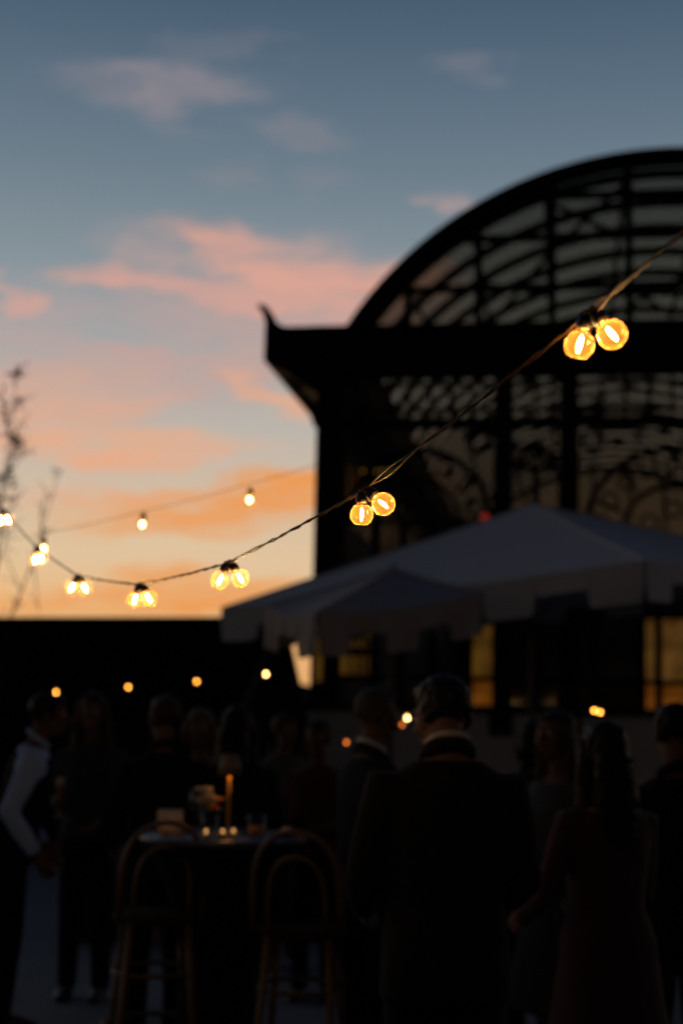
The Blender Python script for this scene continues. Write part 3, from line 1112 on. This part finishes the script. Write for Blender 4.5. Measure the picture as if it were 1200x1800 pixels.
def ik(a, b, l1, l2, hint):
    d = b - a
    L = min(d.length, (l1 + l2) * .995)
    d = d.normalized()
    x = (l1 * l1 - l2 * l2 + L * L) / (2 * L)
    h = math.sqrt(max(l1 * l1 - x * x, 0))
    hv = (hint - d * hint.dot(d)).normalized()
    return a + d * x + hv * h, a + d * L


SKIN = {'fair': mat('skin_fair', (.14, .073, .048), .8, var=.08), 'tan': mat('skin_tan', (.11, .05, .032), .8, var=.08), 'deep': mat('skin_deep', (.16, .085, .055), .55, var=.08)}
CL = {
    'black': mat('black_suit', (.009, .009, .010), .9, var=.2, scale=20, bump=.1, spec=.15), 'navy': mat('navy_jacket', (.012, .016, .032), .9, var=.2, scale=20, spec=.15),
    'white': mat('white_shirt', (.55, .56, .60), .9, var=.06, scale=12, bump=.1), 'blueshirt': mat('pale_blue_shirt', (.36, .54, .90), .9, var=.06, scale=12, bump=.1),
    'offwhite': mat('soft_white_collar', (.42, .37, .34), .9), 'red': mat('dark_red_dress', (.035, .004, .005), .85, var=.2, scale=12), 'crimson': mat('crimson_dress', (.075, .006, .012), .85, var=.2, scale=12),
    'green': mat('sage_shirt', (.08, .11, .08), .9, var=.1, scale=12), 'grey': mat('grey_dress', (.03, .032, .035), .9, var=.1, scale=12), 'rust': mat('rust_top', (.07, .016, .010), .9, var=.1, scale=12),
    'shoe': mat('black_shoe', (.012, .011, .010), .35),
}
HAIR = {'dark': mat('dark_hair', (.006, .005, .0045), .5, var=.4, scale=60, spec=.15), 'brown': mat('brown_hair', (.035, .022, .014), .5, var=.4, scale=60, spec=.15), 'blond': mat('blond_hair', (.10, .07, .035), .5, var=.35, scale=60, spec=.15), 'grey': mat('grey_hair', (.05, .046, .043), .6, var=.3, scale=60, spec=.15)}
EYE = mat('eye', (.5, .48, .45), .2)
IRIS = mat('iris', (.03, .02, .012), .2)


def person(px, Y, h, face, label, skin='fair', hair='dark', style='short', top='black', bottom='black', dress=False, vest=None, collar=None,
           hands=((-.26, .10, .86), (.26, .10, .86)), lean=0.0, turn=0.0, build=1.0, nod=0.0, short_sleeve=False, x_off=0.0, drop=0.0, hold=None):
    d = ray(px, 1250)
    p = at(px, 1250, Y)
    o = empty('person', (p.x + x_off, Y, 0), R(face))
    tag(o, label, 'person', 'guests standing at the party')
    k = h / 1.75
    o.scale = (k, k, k)
    fem = dress or style == 'long'
    sw = (.168 if fem else .19) * build
    hipw = .168 * build if fem else .165 * build

    def T(x, y, z):                             # lean the upper body about the hips
        v = Vector((x, y, z))
        if z > .93 and lean:
            v = Vector((0, 0, .93)) + Matrix.Rotation(-R(lean), 3, 'X') @ (v - Vector((0, 0, .93)))
        return v

    def ring(z, w, dp, cy=0.0, n=18, inf=0.0, pw=2.4):
        out = []
        for j in range(n):
            a = 2 * PI * j / n
            c, s = math.cos(a), math.sin(a)
            out.append(T((w + inf) * math.copysign(abs(c) ** (2 / pw), c), cy + (dp + inf) * math.copysign(abs(s) ** (2 / pw), s), z))
        return out
    tor = [(.83, hipw * .75, .09, -.005), (.90, hipw, .115, -.012), (.97, hipw * .98, .115, -.008), (1.08, (.125 if fem else .150) * build, .095, .0), (1.18, (.13 if fem else .158) * build, .10, .005),
           (1.29, (.148 if fem else .172) * build, .118 if fem else .112, .008), (1.38, sw * .95, .095, .0), (1.435, sw * .74, .075, -.008), (1.475, sw * .42, .06, -.012), (1.50, .058, .058, -.01)]
    neck_t, head_c = T(0, .012 + drop * .5, 1.57 - drop * .6), T(0, .022 + drop * 1.1, 1.655 - drop)
    hr = Matrix.Rotation(R(turn), 3, 'Z') @ Matrix.Rotation(-R(nod + lean * .3), 3, 'X')

    def H(x, y, z):
        return head_c + hr @ Vector((x, y, z))
    sh = [T(s * (sw - .018), -.005, 1.402) for s in (-1, 1)]
    arms = []
    for i, s in enumerate((-1, 1)):
        hand = Vector(hands[i])
        el, wr = ik(sh[i], hand, .285, .25, Vector((s * .35, -1, -.15)))
        arms.append((sh[i], el, wr))
    legs = [(Vector((s * .085, -.005, .88)), Vector((s * .095, .015, .48)), Vector((s * .10, -.02, .075))) for s in (-1, 1)]

    # body: one continuous skin
    b = MB()
    b.loft([ring(z, w - .006, dp - .006, cy) for z, w, dp, cy in tor])
    b.tube([T(0, -.012, 1.45), T(0, 0, 1.52), neck_t + Vector((0, 0, .03))], [.062, .052, .054], 12)
    b.ell(H(0, -.008, .02), (.074, .093, .088), 16, 12, rot=hr)
    b.ell(H(0, .025, -.055), (.055, .062, .062), 14, 10, rot=hr)
    b.ell(H(0, .062, -.098), (.022, .018, .016), 8, 6, rot=hr)                    # chin
    b.tube([H(0, .084, .012), H(0, .104, -.018), H(0, .112, -.036), H(0, .088, -.046)], [.008, .011, .015, .010], 8)   # nose
    b.tube([H(-.024, .082, -.066), H(0, .093, -.064), H(.024, .082, -.066)], [.004, .009, .004], 7)    # lips
    b.tube([H(-.021, .081, -.077), H(0, .091, -.078), H(.021, .081, -.077)], [.004, .009, .004], 7)
    for s in (-1, 1):
        b.tube([H(s * .052, .070, .030), H(s * .030, .087, .034), H(s * .010, .087, .029)], [.006, .009, .007], 6)      # brow
        b.ell(H(s * .078, -.010, -.014), (.010, .020, .032), 8, 7, rot=hr)          # ear
        b.ell(H(s * .045, .055, -.03), (.022, .025, .022), 8, 6, rot=hr)            # cheek
    for i, (a, e, w_) in enumerate(arms):
        s = -1 if i == 0 else 1
        b.tube([a + Vector((-s * .05, 0, -.01)), a, a.lerp(e, .45), e, e.lerp(w_, .35), w_], [.050, .052 * build, .043 * build, .037, .038, .026], 10)
        fd = (w_ - e).normalized()
        # palm and five fingers, lightly curled towards the thigh
        side = Vector((0, 1, 0)) - fd * fd.y
        side = side.normalized() if side.length > .2 else Vector((0, 0, 1))
        nrm = fd.cross(side).normalized()
        if nrm.x * s > 0: nrm = -nrm
        pc = w_ + fd * .055
        b.tube([w_ - fd * .01, w_ + fd * .03, w_ + fd * .075, w_ + fd * .098], [.026, .035, .040, .034], 10, flat=.45) if False else None
        Rm = Matrix((side, nrm, fd)).transposed()
        b.ell(pc, (.040, .017, .056), 12, 9, rot=Rm)
        for fi, (off, ln) in enumerate(((.030, .068), (.010, .078), (-.010, .072), (-.029, .056))):
            q0 = w_ + fd * .088 + side * off * .9
            q1 = q0 + fd * ln * .45 + nrm * .006 + side * off * .10
            q2 = q1 + fd * ln * .32 + nrm * .020
            q3 = q2 + fd * ln * .12 + nrm * .022
            b.tube([q0 - fd * .03, q0, q1, q2, q3], [.0105, .0105, .0095, .0090, .0075], 7)
        q0 = w_ + fd * .025 + side * .030
        q1 = q0 + fd * .034 + side * .026 + nrm * .010
        q2 = q1 + fd * .030 + side * .006 + nrm * .014
        b.tube([q0 - side * .02, q0, q1, q2], [.014, .014, .0115, .009], 8)
    for a, kn, an in legs:
        b.tube([a, a.lerp(kn, .5), kn, kn.lerp(an, .35) + Vector((0, -.012, 0)), an], [.082 * build, .070 * build, .052, .050, .036], 12)
        b.tube([an + Vector((0, -.035, -.035)), an + Vector((0, .02, -.03)), an + Vector((0, .10, -.048)), an + Vector((0, .165, -.058))], [.030, .036, .034, .018], 10)
    remesh(b, 'body', [SKIN[skin]], o, .0085, 2)
    for s in (-1, 1):
        q = MB()
        q.ell(H(s * .031, .077, .008), (.0125, .0125, .0115), 10, 8)
        q.ell(H(s * .031, .0865, .008), (.0055, .004, .0055), 8, 6, mi=1)
        q.build('eye', [EYE, IRIS], o, True)

    # clothes
    inf = .016
    if dress:
        q = MB()
        sk = [(.42, .25, .22, -.01), (.55, .235, .20, -.012), (.75, .20, .155, -.012)] + tor[1:-2]
        q.loft([ring(z, w, dp, cy, inf=inf * .7) for z, w, dp, cy in sk])
        for i, (a, e, w_) in enumerate(arms):
            q.tube([a + Vector((0.05 if i == 0 else -.05, 0, 0)), a, a.lerp(e, .45), e, w_], [.058, .060, .054, .046, .036], 10)
        remesh(q, 'dress', [CL[top]], o, .014, 4)
    else:
        q = MB()
        hem = .80 if top in ('black', 'navy') else .90
        rows_ = [(hem, hipw * 1.02, .118, -.01)] + tor[1:-1]
        q.loft([ring(z, w, dp, cy, inf=inf) for z, w, dp, cy in rows_])
        for a, e, w_ in arms:
            m_ = (a + Vector((0, 0, -.015)))
            if short_sleeve:
                q.tube([m_.lerp(T(0, 0, 1.36), .3), a, a.lerp(e, .6)], [.062, .068 * build, .060 * build], 12)
            else:
                q.tube([m_.lerp(T(0, 0, 1.36), .3), a, a.lerp(e, .45), e, e.lerp(w_, .4), w_], [.062, .066 * build, .060 * build, .053, .050, .038], 12)
        remesh(q, 'jacket' if top in ('black', 'navy') else 'shirt', [CL[top]], o, .013, 5)
        q = MB()
        q.loft([ring(z, w, dp, cy, inf=.012) for z, w, dp, cy in tor[0:4]])
        for a, kn, an in legs:
            q.tube([a + Vector((0, 0, .04)), a.lerp(kn, .5), kn, kn.lerp(an, .5), an + Vector((0, .0, -.02))], [.092 * build, .082 * build, .067, .062, .058], 12)
        remesh(q, 'trousers', [CL[bottom]], o, .014, 4)
    if top in ('black', 'navy') and not dress:
        q = MB()
        q.tube([T(.066 * math.cos(2 * PI * j / 20), -.008 + .062 * math.sin(2 * PI * j / 20), 1.490 - .035 * math.sin(2 * PI * j / 20)) for j in range(20)], .019, 8, flat=1.3, closed=True)
        q.build('jacket_collar', CL[top], o, True)
    if vest:
        q = MB()
        q.loft([ring(z, w * (1 if z < 1.3 else .84), dp, cy, inf=inf + .010) for z, w, dp, cy in [(.86, hipw, .118, -.01)] + tor[1:-2]])
        remesh(q, 'waistcoat', [CL[vest]], o, .013, 4)
    if collar:
        q = MB()
        pts = []
        for j in range(20):
            a = 2 * PI * j / 20
            pts.append(T(.058 * math.cos(a), -.004 + .060 * math.sin(a), 1.520 - .03 * math.sin(a)))
        q.tube(pts, .0125, 8, closed=True)
        q.build('collar', CL[collar], o, True)
    for s, (a, kn, an) in zip((-1, 1), legs):
        q = MB()
        rg = []
        for t, w, z in ((-.055, .022, .05), (-.045, .036, .075), (0, .040, .085), (.05, .042, .07), (.11, .046, .05), (.17, .036, .035), (.195, .016, .025)):
            rg.append([(an.x + w * math.cos(2 * PI * j / 10), an.y + t, max(.004, z * .5 + z * .5 * math.sin(2 * PI * j / 10))) for j in range(10)])
        q.loft(rg)
        q.build('shoe', CL['shoe'], o, True)
    # hair
    q = MB()
    if style != 'bald':
        q.ell(H(0, -.022, .035), (.084, .092, .088), 18, 12, rot=hr)
        q.ell(H(0, .030, .080), (.062, .055, .032), 12, 8, rot=hr)
        for s in (-1, 1):
            q.ell(H(s * .062, -.02, .01), (.022, .055, .055), 10, 8, rot=hr)
        if style == 'long':
            q.tube([H(0, -.05, .04), H(0, -.085, -.06), H(0, -.10, -.18), H(0, -.105, -.32), H(0, -.10, -.40)], [.075, .085, .095, .080, .03], 14, flat=.62)
            for s in (-1, 1):
                q.tube([H(s * .065, .01, .05), H(s * .082, 0, -.06), H(s * .09, -.02, -.20), H(s * .075, -.03, -.33)], [.03, .035, .04, .018], 8)
        if style == 'bob':
            q.tube([H(0, -.04, .03), H(0, -.06, -.06), H(0, -.055, -.125)], [.085, .092, .07], 14, flat=.7)
            for s in (-1, 1):
                q.tube([H(s * .068, .015, .05), H(s * .084, .01, -.04), H(s * .074, .005, -.115)], [.03, .034, .022], 8)
        if style == 'bun':
            q.ell(H(0, -.115, .06), (.04, .04, .04), 10, 8)
        hobj = remesh(q, 'hair', [HAIR[hair]], o, .009, 2)
        for v in hobj.data.vertices:
            n_ = noise.noise(v.co * 45) * .007 + noise.noise(Vector((v.co.x * 90, v.co.y * 90, v.co.z * 18))) * .006
            v.co += v.normal * n_
    if hold is not None:
        a, e, w_ = arms[hold]
        g_ = w_ + (w_ - e).normalized() * .075
        bpy.context.view_layer.update()
        gw = o.matrix_basis @ (g_ + Vector((0, .03, 0)))
        fo = empty('champagne_flute', gw - Vector((0, 0, .06)))
        tag(fo, 'champagne flute held up by the ' + label.split(',')[0].split(' with ')[0].split(' next ')[0], 'glass', 'drinks in the hands of guests')
        MB().lathe([(.030, 0), (.028, .003), (.004, .008), (.0035, .085), (.010, .10), (.022, .15), (.021, .21), (.0205, .21), (.021, .15), (.008, .103)], 16).build('bowl', M['frost'], fo, True)
        MB().lathe([(.007, .104), (.0195, .15), (.0190, .185), (.001, .186)], 14).build('drink', M['amber'], fo, True)
    return o


HD = ((-.26, .10, .86), (.26, .10, .86))
person(34, 7.4, 1.68, -80, 'waiter in pale blue shirt and black waistcoat, side on at the far left', 'tan', 'dark', 'short', 'blueshirt', 'black', vest='black', collar='blueshirt', hands=((-.22, .16, .94), (.23, .13, .93)), lean=11)
person(168, 8.3, 1.68, 176, 'guest in dark clothes with long brown hair next to the waiter', 'fair', 'brown', 'long', 'grey', 'black', hands=((-.10, .20, 1.02), (.12, .26, 1.12)), hold=1, lean=3)
person(292, 7.2, 1.66, 12, 'guest in black jacket with short dark hair, back turned, behind the left stool', 'fair', 'brown', 'short', 'black', 'black', hands=((-.24, .2, .98), (.25, .12, .86)), lean=4, turn=18)
person(356, 7.9, 1.60, 160, 'blond guest with bob haircut in crimson dress behind the table flowers', 'fair', 'blond', 'bob', 'crimson', dress=True, hands=((-.15, .22, 1.05), (.15, .24, 1.02)), turn=15)
person(428, 7.3, 1.62, 20, 'dark long haired guest in black behind the table lamp', 'tan', 'dark', 'long', 'black', 'black', hands=((-.14, .27, 1.10), (.18, .2, .98)), turn=-30, lean=6, hold=0)
person(503, 9.4, 1.58, 190, 'guest in sage green shirt standing in front of the tent', 'fair', 'brown', 'short', 'green', 'black', hands=((-.12, .22, 1.08), (.20, .12, .9)), lean=-3, turn=25)
person(562, 8.4, 1.55, 165, 'guest in rust coloured top between tent and navy jacket man', 'tan', 'dark', 'bun', 'rust', 'black', hands=((-.14, .22, 1.1), (.14, .22, 1.1)))
person(656, 6.1, 1.70, -60, 'man in navy jacket seen from the side, left of the big black suit', 'tan', 'grey', 'short', 'navy', 'black', collar='white', hands=((-.24, .14, .9), (.12, .30, 1.12)), nod=6)
person(786, 4.25, 1.765, 8, 'big man in black suit with white collar, back to us in the middle', 'fair', 'dark', 'short', 'black', 'black', collar='offwhite', hands=((-.20, .24, 1.02), (.20, .24, 1.02)), build=1.04, turn=22, drop=.055, nod=14)
person(938, 7.4, 1.58, -6, 'guest in black with dark bob, back turned, right of the black suit', 'fair', 'dark', 'bob', 'black', 'black', hands=((-.2, .2, 1.0), (.2, .2, 1.0)))
person(982, 6.3, 1.63, 120, 'guest in grey dress with reddish face left of the red dress', 'tan', 'brown', 'long', 'grey', dress=True, hands=((-.12, .28, 1.10), (.16, .2, 1.0)), turn=10, hold=0)
person(1064, 5.0, 1.585, 22, 'woman in dark red dress with long dark hair, back to us on the right', 'fair', 'dark', 'long', 'red', dress=True, hands=((-.24, .22, 1.02), (.12, .26, 1.05)), build=1.1)
person(1186, 5.6, 1.66, 10, 'guest in black jacket cut by the right edge of the photo', 'fair', 'dark', 'short', 'black', 'black', hands=HD)


# ------------------------------------------------------------------ high table and what stands on it
TY = 6.35
tc_ = at(392, 1467, TY)
TZ = tc_.z
tb = empty('high_table', (tc_.x, TY, 0))
tag(tb, 'round high cocktail table with black stretch cover between the two stools', 'table')
MB().lathe([(.36, TZ - .03), (.372, TZ - .022), (.372, TZ - .006), (.366, TZ)], 40).build('table_top', M['whitetop'], tb, True)
MB().lathe([(.365, TZ - .031), (.30, TZ - .10), (.21, TZ - .30), (.165, .55), (.18, .28), (.25, .05), (.27, .003)], 32).build('table_cover', M['blackcloth'], tb, True)


def on_table(px, dy=0.0):
    return Vector((at(px, 1475, TY + dy).x, TY + dy, TZ + .001))


lampo = empty('table_lamp', on_table(400, -.05))
tag(lampo, 'lit cordless table lamp with small shade and glowing brass stem', 'lamp')
MB().lathe([(.055, 0), (.055, .012), (.02, .018), (.006, .024)], 20).build('base', M['brass'], lampo, True)
MB().tube([(0, 0, .02), (0, 0, .275)], .006, 10).build('stem', M['amberstem'], lampo, True)
sh_ = MB()
rg = []
for r_, z in ((.052, .255), (.048, .30), (.036, .345), (.034, .345), (.045, .300), (.049, .256)):
    rg.append([(r_ * math.cos(2 * PI * j / 24), r_ * math.sin(2 * PI * j / 24), z) for j in range(24)])
shade_o = sh_.loft(rg, closed=True).build('lamp_shade', M['shade'], lampo, True)
MB().lathe([(.004, .262), (.010, .264), (.010, .282), (.006, .29)], 12).build('light_source', emit('lamp_led', (1, .40, .06), 45.0), shade_o, True)

fl = empty('flower_posy', on_table(368, .06))
tag(fl, 'small posy of white and orange flowers in a glass on the high table', 'flowers')
MB().lathe([(.03, 0), (.036, .01), (.040, .09), (.037, .09), (.033, .012)], 18).build('vase', M['clear'], fl, True)
for k in range(16):
    a = rnd.uniform(0, 2 * PI)
    r_ = rnd.uniform(0, .06)
    c = Vector((r_ * math.cos(a), r_ * math.sin(a), .12 + rnd.uniform(0, .07)))
    if c.x > .015: m_ = M['petal_o']; c.z -= .03
    else: m_ = M['petal_w']
    q = MB()
    for p in range(6):
        b = 2 * PI * p / 6
        q.ell(c + Vector((.014 * math.cos(b), .014 * math.sin(b), .004)), (.012, .012, .007), 7, 5)
    q.ell(c, (.008, .008, .008), 7, 5)
    q.build('blossom', m_, fl, True)
q = MB()
for k in range(14):
    a = 2 * PI * k / 14
    q.add([(0, 0, .06), (.05 * math.cos(a - .2), .05 * math.sin(a - .2), .10), (.095 * math.cos(a), .095 * math.sin(a), .11), (.05 * math.cos(a + .2), .05 * math.sin(a + .2), .10)], [(0, 1, 2, 3)])
q.build('leaf', M['leaf'], fl)


def add_glint_tealight(px, dy, label, lit=True, r=.022, h=.05):  # small flames added to stand in for glints on the glassware
    v = empty('glint_tealight', on_table(px, dy))
    tag(v, label, 'candle holder', 'added tealights on the high table')
    rg = []
    for a, z in ((r * .8, 0), (r, .004), (r * 1.05, h), (r * .96, h), (r * .9, .008)):
        rg.append([(a * math.cos(2 * PI * j / 18), a * math.sin(2 * PI * j / 18), z) for j in range(18)])
    MB().loft(rg).build('glass', M['clear'], v, True)
    MB().lathe([(r * .75, .009), (r * .75, .020), (.002, .021)], 14).build('wax', M['wax'], v)
    if lit:
        MB().ell((0, 0, .030), (.003, .003, .008), 8, 7).build('flame', M['flame'], v, True)


add_glint_tealight(362, -.22, 'added glint tealight at the front edge of the high table below the flowers')
add_glint_tealight(391, -.20, 'added glint tealight just right of the front edge tealight')
add_glint_tealight(410, -.16, 'added glint tealight nearest the foot of the lamp, right of its stem')

wg = empty('wine_glass', on_table(345, .02))
tag(wg, 'clear stemmed wine glass left of the flowers on the table', 'glass')
MB().lathe([(.034, 0), (.032, .003), (.005, .008), (.004, .075), (.012, .085), (.034, .11), (.038, .14), (.032, .185), (.0315, .185), (.037, .14), (.033, .112), (.006, .088)], 22).build('bowl', M['clear'], wg, True)

fc = empty('frosted_lantern', on_table(298, -.02))
tag(fc, 'square frosted glass lantern at the left end of the high table', 'lantern')
q = MB()
q.box((-.05, -.05, 0), (.05, -.046, .10)).box((-.05, .046, 0), (.05, .05, .10)).box((-.05, -.0455, 0), (-.046, .0455, .10)).box((.046, -.0455, 0), (.05, .0455, .10)).box((-.0455, -.0455, .0), (.0455, .0455, .004))
q.build('glass_panel', M['frost'], fc)
MB().lathe([(.02, .005), (.02, .03), (.002, .031)], 14).build('wax', M['wax'], fc)
MB().ell((0, 0, .041), (.003, .003, .007), 8, 7).build('flame', emit('small_flame', (1, .5, .16), 9.0), fc, True)

tu = empty('tumbler', on_table(450, -.1))
tag(tu, 'tumbler of amber drink to the right of the lamp', 'glass')
MB().lathe([(.034, 0), (.038, .004), (.042, .095), (.039, .095), (.035, .010)], 20).build('glass', M['clear'], tu, True)
MB().lathe([(.030, .012), (.0345, .045), (.002, .046)], 18).build('drink', M['amber'], tu, True)
nk = empty('napkin', on_table(510, -.06))
tag(nk, 'crumpled pale napkin at the right edge of the high table', 'napkin')
q = MB()
n = 9
vv = []
for j in range(n):
    for i in range(n):
        x, y = (i / (n - 1) - .5) * .13, (j / (n - 1) - .5) * .12
        vv.append((x, y, .006 + .055 * max(0, 1 - (x * x + y * y) / .005) * (.6 + .5 * noise.noise((x * 30, y * 30, 1)))))
q.add(vv, [(j * n + i, j * n + i + 1, (j + 1) * n + i + 1, (j + 1) * n + i) for j in range(n - 1) for i in range(n - 1)])
no = q.build('cloth', M['napkin'], nk, True)
no.modifiers.new('s', 'SOLIDIFY').thickness = .003


# ------------------------------------------------------------------ bentwood bar stools
def stool():
    o = empty('bar_stool', (0, 0, 0))
    S = .75
    MB().lathe([(.02, S - .03), (.17, S - .03), (.188, S - .015), (.188, S - .002), (.17, S + .008), (.02, S + .004)], 32).build('seat', M['cane'], o, True)
    for sx in (-1, 1):
        for sy in (-1, 1):
            MB().tube([(sx * .12, sy * .12, S - .02), (sx * .145, sy * .145, S * .5), (sx * .18, sy * .185, 0)], [.017, .015, .013], 9).build('leg', M['bent'], o, True)
    def hoop(w, top, r):
        pts = []
        for i in range(25):
            t = PI * i / 24
            x = -w * math.cos(t)
            z = S + (top - S) * (math.sin(t) ** .55)
            x *= 1 + .10 * math.sin(t) * (1 if abs(math.cos(t)) > .3 else 0)
            y = -.145 - .10 * (z - S) / .4
            pts.append((x, y, z))
        return MB().tube(pts, r, 8)
    hoop(.175, 1.15, .013).build('back_hoop', M['bent'], o, True)
    hoop(.115, 1.05, .010).build('inner_hoop', M['bent'], o, True)
    for z, r in ((.30, .208), (.52, .175)):
        MB().tube([(r * math.cos(2 * PI * i / 28), r * math.sin(2 * PI * i / 28), z) for i in range(28)], .010, 7, closed=True).build('foot_ring', M['bent'], o, True)
    return o


def copy_tree(o, parent=None):
    c = o.copy()
    col.objects.link(c)
    c.parent = parent
    for ch in list(o.children):
        copy_tree(ch, c)
    return c


st1 = stool()
st1.location = (at(284, 1500, 6.35).x, 6.25, 0)
st1.rotation_euler.z = R(14)
tag(st1, 'bentwood bar stool with hoop back left of the high table', 'bar stool', 'bentwood bar stools at the high table')
st2 = copy_tree(st1)
st2.location = (at(536, 1500, 5.95).x, 5.95, 0)
st2.rotation_euler.z = R(-8)
tag(st2, 'bentwood bar stool with double hoop back in front, right of the table cover', 'bar stool', 'bentwood bar stools at the high table')

pb = empty('planter_box', (at(93, 1640, 8.0).x, 10.4, 0))
tag(pb, 'low dark wooden planter box on the terrace behind the waiter', 'planter')
for k in range(3):
    MB().box((-.35, -.2, .004 + k * .145), (.35, .2, .004 + k * .145 + .138)).build('plank', M['planter'], pb, bevel=.006)
MB().box((-.31, -.16, .438), (.31, .16, .442)).build('soil', M['wall'], pb)
